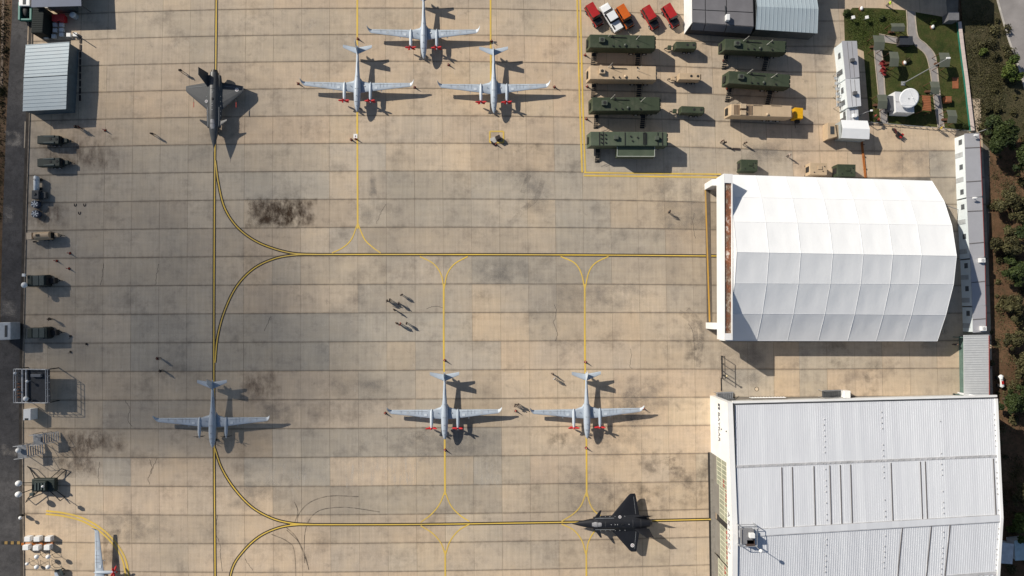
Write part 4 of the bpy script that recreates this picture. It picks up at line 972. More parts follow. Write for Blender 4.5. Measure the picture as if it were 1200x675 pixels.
gen_trailer('small green generator trailer right of the lowest pair of command trailers', [(797.5,123.5),(825,125),(825.5,133),(798,132.5)], 2.2, grn)
dkg = M('dark_green_drab', (.024,.035,.030), .6, var=.2, scale=.8); dkg2 = M('drab_blue_green', (.05,.068,.066), .55, var=.15)
t1 = gen_trailer('dark green tow unit just below the pale blue shed', [(46,158),(69,158.5),(69,168.5),(46,168.5)], 1.7, dkg, 1)
t2 = gen_trailer('dark green tow unit with ribbed shaft, second below the pale blue shed', [(45,185),(70,184.5),(70,194.5),(45,195.5)], 1.7, dkg, 1)
for r in (t1, t2):
    MB().box(-2.2,-1.4,-.7,.7,.6,1.5).build('rear_pack', dkg, r, bev=.08)
    for y in (-.55,.55): MB().cyl((-1.0,y,1.5),(.9,y,1.62),.22,n=10).build('cylinder_tank', dkg2, r)
    for k in range(4): MB().box(1.9+.35*k,2.05+.35*k,-.45+.08*k,.45-.08*k,.5,.95-.08*k).build('shaft_rib', dkg2, r)
t3 = gen_trailer('tan tank trailer with round body near the left road', [(38,272),(59,271),(59,280),(38,281.5)], 1.5, tan, 1)
MB().cyl((-1.1,0,1.45),(1.5,0,1.45),.62,n=18).build('tank', tan, t3); MB().box(-2.4,-1.5,-.6,.6,.7,1.8).build('pump_cabinet', M('tan_light', (.52,.42,.31), .6), t3, bev=.05)
MB().cyl((-1.95,-.95,.35),(-1.95,-.75,.35),.3,n=14).build('wheel', tyre_m, t3); MB().box(-.6,.0,-.15,.2,2.0,2.15).build('filler_hatch', chas, t3)
def truck_box(label, pxs, h):
    r = gen_trailer(label, pxs, h, dkg, 1); loc, rz, L, W = frame_from(pxs, h); l, w2 = L/2, W/2
    for k, (x0, x1) in enumerate(((-l+.2,-l+.95),(-l+1.1,-l+2.1),(-l+2.2,-l+3.1))):
        MB().box(x0,min(x1,l-.2),-w2+.15,w2-.15,h+.01,h+.10).build('roof_hatch', dkg2 if k else dkg, r, bev=.03)
    MB().tube([(-l-.1,-w2,h*.9),(-l-.35,-w2,h*.9),(-l-.35,w2,h*.9),(-l-.1,w2,h*.9)], .05).build('rear_rail', dkg, r)
    MB().box(l+.1,l+1.1,-.5,.5,.6,1.5).build('engine_cover', chas, r, bev=.06); return r
t4 = truck_box('dark green equipment trailer with white ball on a pole behind it', [(31,322.5),(53,322),(53,335),(31,336)], 2.3)
t5 = truck_box('dark green equipment trailer just above the railed black platform', [(31,384),(55,383.5),(55,396.5),(31,397)], 2.3)
q = at(28.5,334,2.8); r = thing('ball_mast', 'white ball on a short pole by the green equipment trailer', 'mast', P2(q)); MB().cyl((0,0,0),(0,0,2.6),.06).build('pole', st, r); MB().ell((0,0,2.8),.5,.5,.42).build('ball', white_pt, r)
q = at(27.5,322,2.8); r = thing('sensor_mast', 'thin pole with small white sensor head behind green trailer', 'mast', P2(q)); MB().cyl((0,0,0),(0,0,2.6),.05).build('pole', st, r); MB().box(-.25,.25,-.3,.2,2.5,2.85).build('sensor_head', white_pt, r, bev=.05)

# grey tank cart, dark box, two wheeled bottles, cut-off truck, left edge
q = at(41,214.5,1.3); r = thing('tank_cart', 'slim white tank cart standing by the left road', 'cart', P2(q))
MB().loft([ring(y, 0, .9, a, .5, 14) for y, a in ((-1.3,.1),(-1.2,.42),(1.15,.45),(1.3,.15))]).build('tank', M('pale_tank', (.62,.66,.68), .45), r)
for y in (-.8,.8): MB().cyl((-.5,y,.25),(.5,y,.25),.25,n=14).build('wheel', tyre_m, r)
MB().cyl((0,.6,1.35),(0,.6,1.5),.15,n=12).build('filler_cap', trim, r)
q = at(41.5,228,1.3); r = thing('compressor_box', 'dark boxy compressor below the slim white tank cart', 'compressor', P2(q))
MB().box(-.6,.6,-.75,.75,.2,1.4).build('case', M('navy_case', (.035,.04,.05), .6), r, bev=.06); MB().box(.6,1.5,-.55,.55,.2,.9).build('hose_tray', dark, r, bev=.06); MB().cyl((-.1,.1,1.4),(-.1,.1,1.55),.25,n=12).build('fan', dark, r)
for (x, y), lb in (((40.5,239),'round blue and white cart, upper of two beside brown stain'),((41,250.5),'round blue and white cart, lower of two beside brown stain')):
    q = at(x, y, 1.0); r = thing('service_cart', lb, 'cart', P2(q), random.uniform(-.4,.4), 'round service carts')
    MB().cyl((0,0,.3),(0,0,1.0),.72,.66,18).build('drum', M('navy_drum', (.04,.055,.09), .5), r, bev=.03)
    for a in (.5,1.6,2.7): MB().bar((-.6*math.cos(a),-.6*math.sin(a),1.04),(.6*math.cos(a),.6*math.sin(a),1.04),.13,.06).build('strap', M('pale_blue_strap', (.55,.6,.66), .5), r)
    for a in (0,2.1,4.2): MB().ell((.55*math.cos(a),.55*math.sin(a),.16),.15,.15,.16,8,6).build('castor', tyre_m, r)
q = poly([(-8,378),(12.5,377.5),(12.5,398),(-8,399)], 2.9); r = thing('grey_lorry', 'pale grey lorry cab cut by the left edge', 'lorry', P2(sum(q, Vector())/4))
MB().prism([Vector((v.x,v.y,.5)) for v in q], q).build('cab', M('lorry_grey', (.40,.43,.46), .45), r, True, bev=.12)
MB().box(.5,.9,-1.0,1.0,2.9,2.96).build('sunroof', dark, r)
for y in (-1.3,1.3): wheel(r, .6, y, .5, .3)
# railed platform with domes
A = poly([(21,432),(58,432.5),(58.5,471.5),(21,471)], 2.5)
pl = thing('railed_platform', 'black square platform with pale railings and white domes by the left road', 'platform', P2(sum(A, Vector())/4))
navy = M('navy_decking', (.022,.026,.034), .6, var=.3, scale=1.2)
MB().prism([v - Vector((0,0,.12)) for v in A], A).build('deck', navy, pl, True)
rail_m = M('pale_railing', (.5,.51,.53), .5, .2)
for i in range(4):
    a, b_ = A[i], A[(i+1) % 4]
    for z in (.55, 1.05): MB().cyl(a + Vector((0,0,z)), b_ + Vector((0,0,z)), .05, n=6).build('rail', rail_m, pl, True)
    for k in range(5):
        p_ = a.lerp(b_, k/5); MB().cyl(p_, p_ + Vector((0,0,1.05)), .045, n=6).build('rail_post', rail_m, pl, True)
    MB().cyl(P2(a), a - Vector((0,0,.13)), .09, n=8).build('leg', chas, pl, True)
for f in (.18,.30): MB().bar(A[0].lerp(A[1], f) + Vector((0,0,.3)), A[3].lerp(A[2], f) + Vector((0,0,.3)), .16,.25).build('cable_tray', rail_m, pl, True)
for k in range(5): p_ = A[0].lerp(A[1], .12).lerp(A[3].lerp(A[2], .12), .45+.1*k); MB().box(p_.x-.7,p_.x+.4,p_.y-.08,p_.y+.08,p_.z,p_.z+.12).build('slat', M('rust_brown_slat', (.16,.07,.035), .7), pl, True)
for f, g_, rr in ((.36,.88,.42),(.40,.36,.24),(.02,.12,.24),(.02,.62,.24)):
    p_ = A[0].lerp(A[1], f).lerp(A[3].lerp(A[2], f), g_); MB().ell(p_ + Vector((0,0,.9)), rr, rr, rr*.9).build('dome', white_pt, pl, True); MB().cyl(p_, p_ + Vector((0,0,.8)), .06).build('dome_post', rail_m, pl, True)
for k in range(3): p_ = A[0].lerp(A[1], .52+.13*k).lerp(A[3].lerp(A[2], .5), .2); MB().box(p_.x-.3,p_.x+.3,p_.y-.2,p_.y+.3,p_.z,p_.z+.5).build('equipment_case', M('steel_case', (.15,.16,.18), .5), pl, True, bev=.04)
q = at(31.5,486,1.9); r = thing('white_cabinet', 'tall white cabinet just below the railed black platform', 'cabinet', P2(q)); MB().box(-.62,.62,-.95,.95,.05,1.9).build('case', white_pt, r, bev=.05); MB().box(-.35,.25,-.97,-.6,1.905,1.94).build('vent_slot', dark, r); MB().box(-.55,.55,-.9,.9,0,.06).build('plinth', chas, r)
# access stairs
for (pxs, lb) in (([(38.5,509),(56,508),(57,519.5),(39.5,521)], 'grey steel access stair, upper right of two by the road kerb'), ([(20,522),(37,520.5),(38,535),(21,537)], 'grey steel access stair, lower left of two with a white ball')):
    h = 2.3; loc, rz, L, W = frame_from(pxs, h); r = thing('access_stair', lb, 'stairs', loc, rz, 'steel access stairs'); l, w2 = L/2, W/2
    MB().box(-l,l*.25,-w2,w2,h-.08,h).build('platform_deck', M('grating', (.26,.27,.285), .6, .3, var=.3, scale=2), r)
    for k in range(8): MB().box(l*.25+.05+.2*k,l*.25+.25+.2*k,-w2+.1,w2-.1,h-.3*(k+1)+.05,h-.3*(k+1)+.09).build('tread', st, r)
    for y in (-w2,w2):
        MB().tube([(-l,y,h),(-l,y,h+1.0),(l*.25,y,h+1.0),(l*.25+1.7,y,.9)], .04).build('handrail', rail_m, r)
        for x in (-l,l*.25): MB().cyl((x,y,0),(x,y,h),.06,n=6).build('leg', st, r)
        MB().cyl((-l*.3,y,h),(-l*.3,y,h+1),.035,n=6).build('rail_post', rail_m, r)
    if pxs[0][0] < 30: MB().ell((-l*.6,.3,h+.5),.42,.42,.4).build('white_ball', white_pt, r)
    else: MB().box(-l*.2,l*.2,-.3,.3,h,h+.4).build('tool_case', M('steel_case', (.15,.16,.18), .5), r, bev=.03)
# radar unit with outriggers
c4 = P2(at(50,569,1.5)); r = thing('outrigger_radar', 'dark green radar unit on four splayed frame legs with two white dishes', 'radar unit', c4)
MB().box(-1.9,2.0,-1.1,1.15,.5,1.5).build('body', dkg, r, bev=.15); MB().box(-1.1,.9,-.8,.85,1.5,2.1).build('turret', dkg, r, bev=.12)
for k in range(4): MB().box(-.9+.5*k,-.65+.5*k,-.6,.6,2.1,2.22).build('roof_rib', dkg2, r)
for ex, ey in ((-3.2,3.2),(2.9,2.7),(-3.4,-3.0),(2.8,-2.8)):
    sx, sy = math.copysign(1, ex), math.copysign(1, ey)
    MB().tube([(sx*.9,sy*1.05,1.0),(ex-sx*.15,ey+sy*.0,.9),(ex+sx*.1,ey-sy*.4,.06),(sx*1.6,sy*.75,.9)], .07).build('outrigger', chas, r)
for y in (.75,-1.1):
    d_ = MB().ell((-3.1,y,2.9),.55,.5,.5).build('dish', white_pt, r); MB().tube([(-3.1,y,2.6),(-1.9,y*.6,1.3)], .07).build('dish_arm', chas, d_)
MB().ell((.7,.1,2.5),.22,.22,.3).build('sensor_head', white_pt, r); MB().cyl((.2,-.7,1.5),(.2,-.7,4.2),.06).build('mast', chas, r); MB().box(-.1,.5,-.95,-.45,4.1,4.7).build('mast_head', dkg2, r, bev=.05)
q = at(24,606,1.4); r = thing('road_sign_post', 'small post with white round head on the left road kerb', 'post', P2(q)); MB().cyl((0,0,0),(0,0,1.5),.06).build('post', chas, r); MB().ell((.05,-.1,1.5),.3,.3,.25).build('head', white_pt, r); MB().box(-.7,-.1,-.1,.3,.5,1.2).build('box', chas, r, bev=.05)
# white display stands (masts with box or ball heads)
n_ = 0
rows = [((32,632),(43,632),(56,632)), ((30,642),(42,642.5),(55,642))]
names = [['leftmost','middle','rightmost'],]*2
for ri, rw in enumerate(rows):
    for ci, (x, y) in enumerate(rw):
        q = at(x, y, 1.1); r = thing('white_crate_case', f'white hard case, {("left","middle","right")[ci]} one {("above","below")[ri]} the orange barrier strip', 'case', P2(q), 0, 'white hard cases')
        MB().box(-.55,.45,-.42,.42,.08,1.1).build('case', white_pt, r, bev=.08); MB().box(-.56,.46,-.43,.43,.55,.6).build('lid_seam', trim, r); MB().box(-.3,.2,-.5,-.43,.3,.5).build('handle', trim, r)
for (x, y), lb in (((43,652.5),'upper left white ball stand on tripod'),((56.5,652.5),'upper right white ball stand on tripod'),((43,664.5),'lower middle white ball stand on tripod'),((56.5,664.5),'lower right white ball stand on tripod'),((29.5,662),'small white ball stand at the apron\'s left kerb')):
    q = at(x, y, 1.9); k = .75 if x < 35 else 1.0; r = thing('ball_stand', lb + ' below the white cases', 'stand', P2(q), 0, 'white ball stands')
    MB().ell((0,0,1.9*k),.40*k,.36*k,.36*k).build('ball', white_pt, r); MB().cyl((0,0,.6),(0,0,1.6*k),.04).build('post', chas, r)
    for a in (.4,2.5,4.6): MB().cyl((0,0,.9),(.8*math.cos(a),.8*math.sin(a),.02),.03,n=6).build('leg', chas, r)
q0, q1 = at(26,637.2,0), at(63,637,0); r = thing('orange_barrier', 'orange barrier strip lying between two rows of white cases', 'barrier', P2((q0+q1)/2))
MB().bar(q0 + Vector((0,0,.12)), q1 + Vector((0,0,.12)), .4,.2).build('strip', M('orange_plastic', (.42,.13,.02), .6), r, True); 
for k in range(5): p_ = q0.lerp(q1, .1+.2*k); MB().box(p_.x-.05,p_.x+.05,p_.y-.22,p_.y+.22,.0,.26).build('joint_band', chas, r, True)
q0, q1 = at(2,636,0), at(24,636,0); r = thing('speed_hump', 'yellow brown speed hump across the left road', 'speed hump', P2((q0+q1)/2))
for k in range(6): a, b_ = q0.lerp(q1, k/6), q0.lerp(q1, (k+.94)/6); MB().bar(a + Vector((0,0,.04)), b_ + Vector((0,0,.04)), .5,.08).build('hump_block', M('hump_yellow', (.30,.19,.06), .7) if k % 2 else chas, r, True)
q = at(67.5,673,1.2); r = thing('tool_trolley', 'pale framed tool trolley at the bottom edge beside ball stands', 'trolley', P2(q), .3); MB().box(-.3,.3,-.6,.6,.3,1.1).build('body', M('teal_grey', (.2,.27,.28), .5), r, bev=.05); MB().box(-.42,.42,-.7,.7,1.1,1.16).build('top', dark, r)
for sx in (-.3,.3):
    for sy in (-.5,.5): MB().ell((sx,sy,.15),.13,.13,.15,8,6).build('castor', tyre_m, r)

# ------------------------------------------------------------------ cars
def heading(px, py, dx, dy):
    a, b_ = at(px, py, 0), at(px+dx, py+dy, 0); d = b_ - a; return math.atan2(-d.x, d.y)
glass_d = M('dark_car_glass', (.012,.013,.016), .12, spec=.6)
def boxy_car(label, px, py, d, body, hood):
    q = P2(at(px, py, 1.0)); r = thing('boxy_off_roader', label, 'car', q, heading(px, py, *d), 'boxy cars parked in a slanted row')
    w2 = .82
    MB().prism([(-w2,-2.05,.42),(w2,-2.05,.42),(w2,2.05,.42),(-w2,2.05,.42)], [(-w2,-2.03,1.05),(w2,-2.03,1.05),(w2*.95,2.0,.98),(-w2*.95,2.0,.98)]).build('body', body, r, bev=.07)
    gh = MB().prism([(-w2+.04,-2.0,1.05),(w2-.04,-2.0,1.05),(w2-.04,.95,1.05),(-w2+.04,.95,1.05)], [(-w2+.14,-1.9,1.72),(w2-.14,-1.9,1.72),(w2-.14,.55,1.72),(-w2+.14,.55,1.72)]).build('window_band', glass_d, r)
    MB().box(-w2+.08,w2-.08,-1.98,.60,1.72,1.82).build('roof', body, r, bev=.05)
    for x in (-w2+.1, w2-.1):
        for y in (-1.93,-.75,.2): MB().bar((x,y,1.05),(x*.96,y,1.73),.10,.12).build('pillar', body, gh)
    MB().prism([(-w2+.05,.97,1.0),(w2-.05,.97,1.0),(w2-.1,1.98,.99),(-w2+.1,1.98,.99)], [(-w2+.1,.99,1.12),(w2-.1,.99,1.12),(w2-.15,1.92,1.06),(-w2+.15,1.92,1.06)]).build('bonnet', hood, r, bev=.03)
    for x in (-w2+.02, w2-.02):
        for y in (-1.3,1.3): w_ = MB().cyl((x-.12,y,.36),(x+.12,y,.36),.36,n=18).build('wheel', tyre_m, r); MB().cyl((x-.13,y,.36),(x+.13,y,.36),.18,n=12).build('rim', trim, w_)
        MB().box(x*1.02-.09,x*1.02+.09,.7,.86,1.05,1.2).build('mirror', hood, r)
        MB().box(x*.8-.12,x*.8+.12,2.0,2.06,.7,.88).build('headlight', M('lamp_glass', (.75,.75,.7), .2), r)
    MB().box(-w2,w2,2.03,2.16,.4,.62).build('bumper', chas, r, bev=.03); MB().box(-w2,w2,-2.18,-2.06,.4,.62).build('bumper', chas, r, bev=.03)
    return r
car_r = M('red_car_paint', (.40,.022,.022), .4, var=.12, dirt=(.30,.16,.12), dirt_amt=.35); car_o = M('orange_car_paint', (.58,.12,.015), .4, var=.1, dirt=(.4,.2,.1), dirt_amt=.3); hood_shade = M('shaded_bonnet', (.016,.014,.016), .4)  # bonnet shade painted in: near black in place of the body colour
D = (.52,.86)
boxy_car('red boxy car at the left end of the slanted row by the yellow line', 696.5,17.5, D, car_r, hood_shade)
boxy_car('orange boxy car tucked against the white pickup', 732.5,19.5, D, car_o, hood_shade)
boxy_car('red boxy car standing alone between the orange car and the rightmost one', 762.5,20.5, D, car_r, hood_shade)
boxy_car('red boxy car at the right end of the row, nearest the grey shelter', 786.5,18.5, D, car_r, hood_shade)
cw = M('white_car_paint', (.78,.79,.80), .3, var=.03)
r = thing('pickup_truck', 'white double-cab pickup parked between the red and the orange car', 'pickup', P2(at(716.5,20.5,.9)), heading(716,20,-.53,-.86)); w2 = .92
MB().prism([(-w2,-2.7,.5),(w2,-2.7,.5),(w2,2.65,.5),(-w2,2.65,.5)], [(-w2,-2.68,1.08),(w2,-2.68,1.08),(w2*.93,2.55,1.0),(-w2*.93,2.55,1.0)]).build('body', cw, r, bev=.08)
MB().prism([(-w2+.05,-1.0,1.08),(w2-.05,-1.0,1.08),(w2-.05,1.35,1.08),(-w2+.05,1.35,1.08)], [(-w2+.18,-.8,1.72),(w2-.18,-.8,1.72),(w2-.2,.65,1.72),(-w2+.2,.65,1.72)]).build('window_band', glass_d, r)
MB().box(-w2+.12,w2-.12,-.85,.72,1.72,1.80).build('roof', cw, r, bev=.05)
MB().prism([(-w2+.06,1.37,1.03),(w2-.06,1.37,1.03),(w2-.14,2.5,1.0),(-w2+.14,2.5,1.0)], [(-w2+.1,1.39,1.16),(w2-.1,1.39,1.16),(w2-.2,2.45,1.06),(-w2+.2,2.45,1.06)]).build('bonnet', cw, r, bev=.04)
bd = MB().box(-w2+.1,w2-.1,-2.62,-1.05,1.085,1.16).build('tonneau_cover', cw, r); MB().box(-w2+.12,-w2+.4,-2.3,-1.3,1.162,1.18).build('cover_slot', chas, bd)
for x in (-w2+.02, w2-.02):
    for y in (-1.7,1.65): w_ = MB().cyl((x-.13,y,.38),(x+.13,y,.38),.38,n=18).build('wheel', tyre_m, r); MB().cyl((x-.14,y,.38),(x+.14,y,.38),.2,n=12).build('rim', trim, w_)
    MB().box(x*1.06-.1,x*1.06+.1,.95,1.1,1.1,1.28).build('mirror', cw, r); MB().box(x*.8-.13,x*.8+.13,2.56,2.66,.75,.95).build('headlight', MATS['lamp_glass'], r)
    MB().box(x*.9-.06,x*.9+.06,-2.74,-2.68,.7,1.0).build('tail_light', car_r, r)
MB().box(-w2,w2,2.62,2.78,.45,.7).build('bumper', cw, r, bev=.03)

# ------------------------------------------------------------------ people
skin = M('skin', (.38,.22,.15), .6); hairm = M('dark_hair', (.02,.015,.012), .7); shoe = M('black_shoes', (.015,.015,.015), .6)
def cloth(name):
    m, t, b = nodes(name); oi = t.nodes.new('ShaderNodeObjectInfo')
    t.links.new(mix(t, 1.0, oi.outputs['Color'], ramp(t, noise(t, 6), [(.3, .7), (.7, 1.15)]), 'MULTIPLY'), b.inputs['Base Color']); b.inputs['Roughness'].default_value = .85; return m
shirt = cloth('jacket_cloth'); trou = M('dark_trousers', (.028,.028,.033), .85)
def person_mesh(stride, arm, bend=0.0):
    J = {'pel':(0,0,.95,.14),'ab':(0,.0,1.12,.135),'ch':(0,.0,1.33,.155),'nk':(0,.01,1.50,.06),'hd':(0,.03,1.62,.095),'hd2':(0,.03,1.70,.085)}
    for s, n in ((-1,'l'),(1,'r')):
        f = stride*s
        J.update({n+'hip':(s*.10,0,.90,.095), n+'kn':(s*.11,f*.14+.02,.50,.065), n+'an':(s*.11,f*.22-.02,.09,.045), n+'to':(s*.125,f*.22+.15,.04,.035),
                  n+'sh':(s*.19,0,1.42,.065), n+'el':(s*(.25+.04*arm),-f*.10+.02*arm,1.14,.047), n+'wr':(s*(.25-.02*arm),-f*.18+.10+.14*arm,.92+.12*arm,.034), n+'ha':(s*(.245-.03*arm),-f*.2+.14+.2*arm,.84+.16*arm,.035)})
        for k in range(5):
            J[n+'f%d' % k] = (s*(.245-.03*arm)+(k-2)*.014*(1 if k else 1.6), -f*.2+.155+.21*arm-(.03 if k == 0 else 0), .775+.16*arm+(.03 if k == 0 else .006*abs(k-2)), .009)
    E_ = [('pel','ab'),('ab','ch'),('ch','nk'),('nk','hd'),('hd','hd2')]
    for n in 'lr':
        E_ += [('pel',n+'hip'),(n+'hip',n+'kn'),(n+'kn',n+'an'),(n+'an',n+'to'),('ch',n+'sh'),(n+'sh',n+'el'),(n+'el',n+'wr'),(n+'wr',n+'ha')] + [(n+'ha',n+'f%d' % k) for k in range(5)]
    ks = list(J); me = bpy.data.meshes.new('body'); me.from_pydata([J[k][:3] for k in ks], [(ks.index(a), ks.index(b_)) for a, b_ in E_], [])
    o = bpy.data.objects.new('body', me); col.objects.link(o)
    sk = o.modifiers.new('skin', 'SKIN'); sub = o.modifiers.new('sub', 'SUBSURF'); sub.levels = 1; sub.render_levels = 1
    for i, k in enumerate(ks):
        d = me.skin_vertices[0].data[i]; d.radius = (J[k][3]*1.18 if J[k][3] > .03 else J[k][3], J[k][3]*(.9 if k in ('ch','ab','pel') else 1.15)); d.use_root = (k == 'pel')
    dg = bpy.context.evaluated_depsgraph_get(); dg.update(); m2 = bpy.data.meshes.new_from_object(o.evaluated_get(dg)); bpy.data.objects.remove(o)
    m2.materials.clear()
    for m_ in (shirt, trou, skin, hairm, shoe): m2.materials.append(m_)
    for p_ in m2.polygons:
        c_ = p_.center; p_.use_smooth = True
        if c_.z < .11: p_.material_index = 4
        elif c_.z > 1.66 or (c_.z > 1.58 and c_.y < .02): p_.material_index = 3
        elif c_.z > 1.5: p_.material_index = 2
        elif abs(c_.x) > .19 and c_.z < .96 + .1*arm: p_.material_index = 2
        elif c_.z < .98: p_.material_index = 1
        else: p_.material_index = 0
    m2.name = 'person_body'; return m2
PM = [person_mesh(0,.0), person_mesh(.45,.0), person_mesh(.15,1.0)]
ppl = [(470,345.5,'person in dark clothes, topmost of the walking group on the open apron',0,(.02,.02,.025)),(453,352.5,'person in dark clothes, leftmost of the walking group on the open apron',1,(.025,.022,.022)),
 (456,351.5,'person in dark clothes beside the leftmost one of the walking group',0,(.02,.02,.02)),(466.5,355.5,'person with dark jacket in the middle of the walking group',1,(.02,.022,.03)),(461.5,363,'person in brown jacket at the lower middle of the walking group',0,(.06,.035,.025)),
 (464,379,'person in khaki clothes at the lower left of the walking group',0,(.16,.11,.07)),(468.5,380,'person in red top at the bottom of the walking group',2,(.28,.03,.02)),(476,379,'person in dark clothes, lowest right of the walking group',0,(.02,.02,.02)),
 (209.5,81,'person in dark clothes walking left of the charcoal jet\'s tail',1,(.02,.02,.02)),(176,155.5,'person in dark clothes walking lower left of the charcoal jet',1,(.02,.02,.022)),
 (182.5,420.5,'person in dark red top above the bare-propeller drone',0,(.10,.02,.02)),(186,435,'person in dark clothes near the bare-propeller drone\'s left wing',0,(.02,.02,.02)),
 (648,439,'person walking left of the lower right drone\'s tail',1,(.05,.03,.03)),(650,444,'person in white shirt left of the lower right drone\'s tail',0,(.5,.5,.5)),(603.5,475.5,'person with arms forward, left of the pair between the two lower right drones',2,(.03,.02,.02)),(607,474.5,'person in dark clothes, right of the pair between the two lower right drones',0,(.02,.02,.02)),
 (786,247.5,'person with long shadow standing left of the white tent hangar',2,(.02,.02,.02)),(848,164,'person bending below the slatted tan trailer',2,(.08,.03,.03)),(851,166,'person in dark clothes below the slatted tan trailer',0,(.02,.02,.025)),
 (875,166.5,'person walking below the middle of the slatted tan trailer',1,(.1,.07,.05)),(927,181,'person in pale top holding a hose near the tent hangar',2,(.45,.36,.3)),(1045,2,'person in bright yellow-green vest at the top edge of the lawn',0,(.55,.75,.05)),
 (55.5,374,'person in brown jacket above the lower green equipment trailer',1,(.07,.05,.035)),(1031.5,139,'person in red top at the lower end of the left garden path',0,(.25,.04,.03)),(1028,134.5,'person in red jacket beside the left garden path\'s end',1,(.3,.05,.04)),
 (1105.5,149,'person in yellow vest at the main garden path\'s lower end',0,(.5,.35,.03)),(117,153,'person in dark clothes standing right of the pale blue shed\'s shadow',0,(.02,.02,.02)) if False else (86.5,147.5,'person in dark clothes at the pale blue shed\'s lower corner',0,(.02,.02,.02)),
 (90,148,'person in red-brown top at the pale blue shed\'s lower corner',1,(.1,.03,.02)),(1123.5,404,'person in dark clothes beside the annexe door',0,(.02,.02,.025)),(875.5,62.5,'person in dark clothes',0,(.02,.02,.02))][:-1]
for x, y, lb, k, c_ in ppl:
    q = P2(at(x, y, 1.65)); o = bpy.data.objects.new('person', PM[k]); col.objects.link(o); o.location = q; o.rotation_euler = (0,0,random.uniform(0,6.28)); o.color = (*c_, 1); tag(o, lb, 'person', 'people on the apron')

# ------------------------------------------------------------------ cones, posts and small apron things
cone_r = M('red_cone', (.42,.045,.02), .6); cone_b = M('cone_base_dark', (.05,.03,.025), .8); cone_w = M('cone_band_white', (.7,.68,.65), .6)
pc = None
def cone(px, py, lb, g_='red cones around the aircraft'):
    global pc
    q = P2(at(px, py, .5))
    if pc: return dup(pc, lb, q, random.uniform(0,1.5))
    r = thing('safety_cone', lb, 'cone', q, 0, g_); pc = r
    MB().box(-.22,.22,-.22,.22,0,.05).build('base', cone_b, r, bev=.01); MB().cyl((0,0,.05),(0,0,.95),.16,.035,14).build('cone_body', cone_r, r); MB().cyl((0,0,.50),(0,0,.62),.102,.084,14).build('reflective_band', cone_w, r)
for x, y, lb in ((348.5,97,'left wingtip of the upper left drone'),(485.5,101.5,'right wingtip of the upper left drone'),(418.8,44.5,'tail of the upper left drone'),(416.5,162,'nose of the upper left drone, by a white plate'),(411,163,'left of the white plate below the upper left drone'),
  (576,47,'tail of the drone above the yellow square'),(650,101,'right wingtip of the drone above the yellow square'),(581,168.5,'lower side of the yellow square'),(525.5,75,'lower right of the topmost drone\'s nose'),
  (451,484.5,'left wingtip of the middle lower drone'),(521,422.5,'tail of the middle lower drone'),(521.5,528,'nose of the middle lower drone'),(604.5,482,'right wingtip of the middle lower drone'),
  (686.5,424.5,'tail of the lower right drone'),(687.3,525.5,'nose of the lower right drone'),(754.5,479,'right wingtip of the lower right drone'),
  (80,296.5,'upper right of three near the tan tank trailer'),(64.5,305.5,'left one of three near the tan tank trailer'),(79,314.5,'lower right of three near the tan tank trailer'),(121.5,152,'edge of the shed shadow'),
  (686,63.5,'front of the topmost green command trailer'),(688.5,100.5,'front of the tan command trailer'),(687.5,138.5,'front of the third command trailer'),(853,103,'lower left of the right-hand green trailer'),(849,70,'left stair of the right-hand upper trailer')):
    cone(x, y, 'small red safety cone at the ' + lb)
chk = M('wheel_chock_dark', (.04,.03,.028), .8)
for x, y, lb in ((82,394,'upper'),(100.5,403,'right'),(82,412.5,'lower')):
    q = P2(at(x, y, .2)); r = thing('chock', f'small dark wheel chock, {lb} of three right of the green trailer', 'chock', q, random.uniform(0,3), 'wheel chocks'); MB().prism([(-.2,-.15,0),(.2,-.15,0),(.2,.15,0),(-.2,.15,0)], [(-.05,-.15,.22),(.05,-.15,.22),(.05,.15,.22),(-.05,.15,.22)]).build('wedge', chk, r)
    MB().tube([(-.2,0,.03),(-.5,.2,.02)], .02).build('cord', chk, r)
for x, y, lb in ((88,240,'left'),(99,240,'right'),(93,249.5,'lower')):
    q = P2(at(x, y, .05)); r = thing('tie_down_ring', f'dark U shaped tie-down ring in the apron, {lb} of three near brown stain', 'tie-down ring', q, 0, 'tie-down rings'); MB().tube([(-.18,.22,.04),(-.18,-.12,.04),(-.07,-.24,.04),(.07,-.24,.04),(.18,-.12,.04),(.18,.22,.04)], .045).build('ring', chk, r); MB().box(-.1,.1,-.3,-.1,.0,.05).build('anchor_plate', chk, r)
q = P2(at(583,161.5,.6)); r = thing('ground_power_unit', 'dark ground power box with pale plate inside the painted yellow square', 'power unit', q, .4); MB().box(-.3,.5,-.4,.3,.1,1.1).build('case', chk, r, bev=.05); MB().box(-1.3,-.35,-.5,.5,.02,.12).build('pale_plate', M('pale_plate', (.45,.44,.42), .6), r); MB().box(-1.35,-1.1,-.55,-.1,.12,.6).build('reel', chk, r, bev=.05)
for sx in (-.1,.35): MB().cyl((sx,-.45,.14),(sx,-.4,.14),.14,n=10).build('wheel', tyre_m, r)
q = P2(at(416.5,159.5,.1)); r = thing('floor_plate', 'small white plate on the yellow line below the upper left drone', 'plate', q); MB().box(-.35,.35,-.4,.4,.025,.07).build('plate', white_pt, r, bev=.01); MB().box(-.1,.1,-.1,.1,.07,.1).build('knob', chk, r)
q0, q1 = at(861,174.5,0), at(867,175,0); r = thing('drain_bar', 'short dark bar lying on the concrete above the small green box', 'bar', P2(q0)); MB().bar(q0 + Vector((-.4,0,.08)), q1 + Vector((0,0,.08)), .35,.14).build('bar', chk, r, True); MB().bar(q0 + Vector((-.9,.02,.03)), q0 + Vector((-.4,0,.05)), .12,.05).build('tip', chk, r, True)
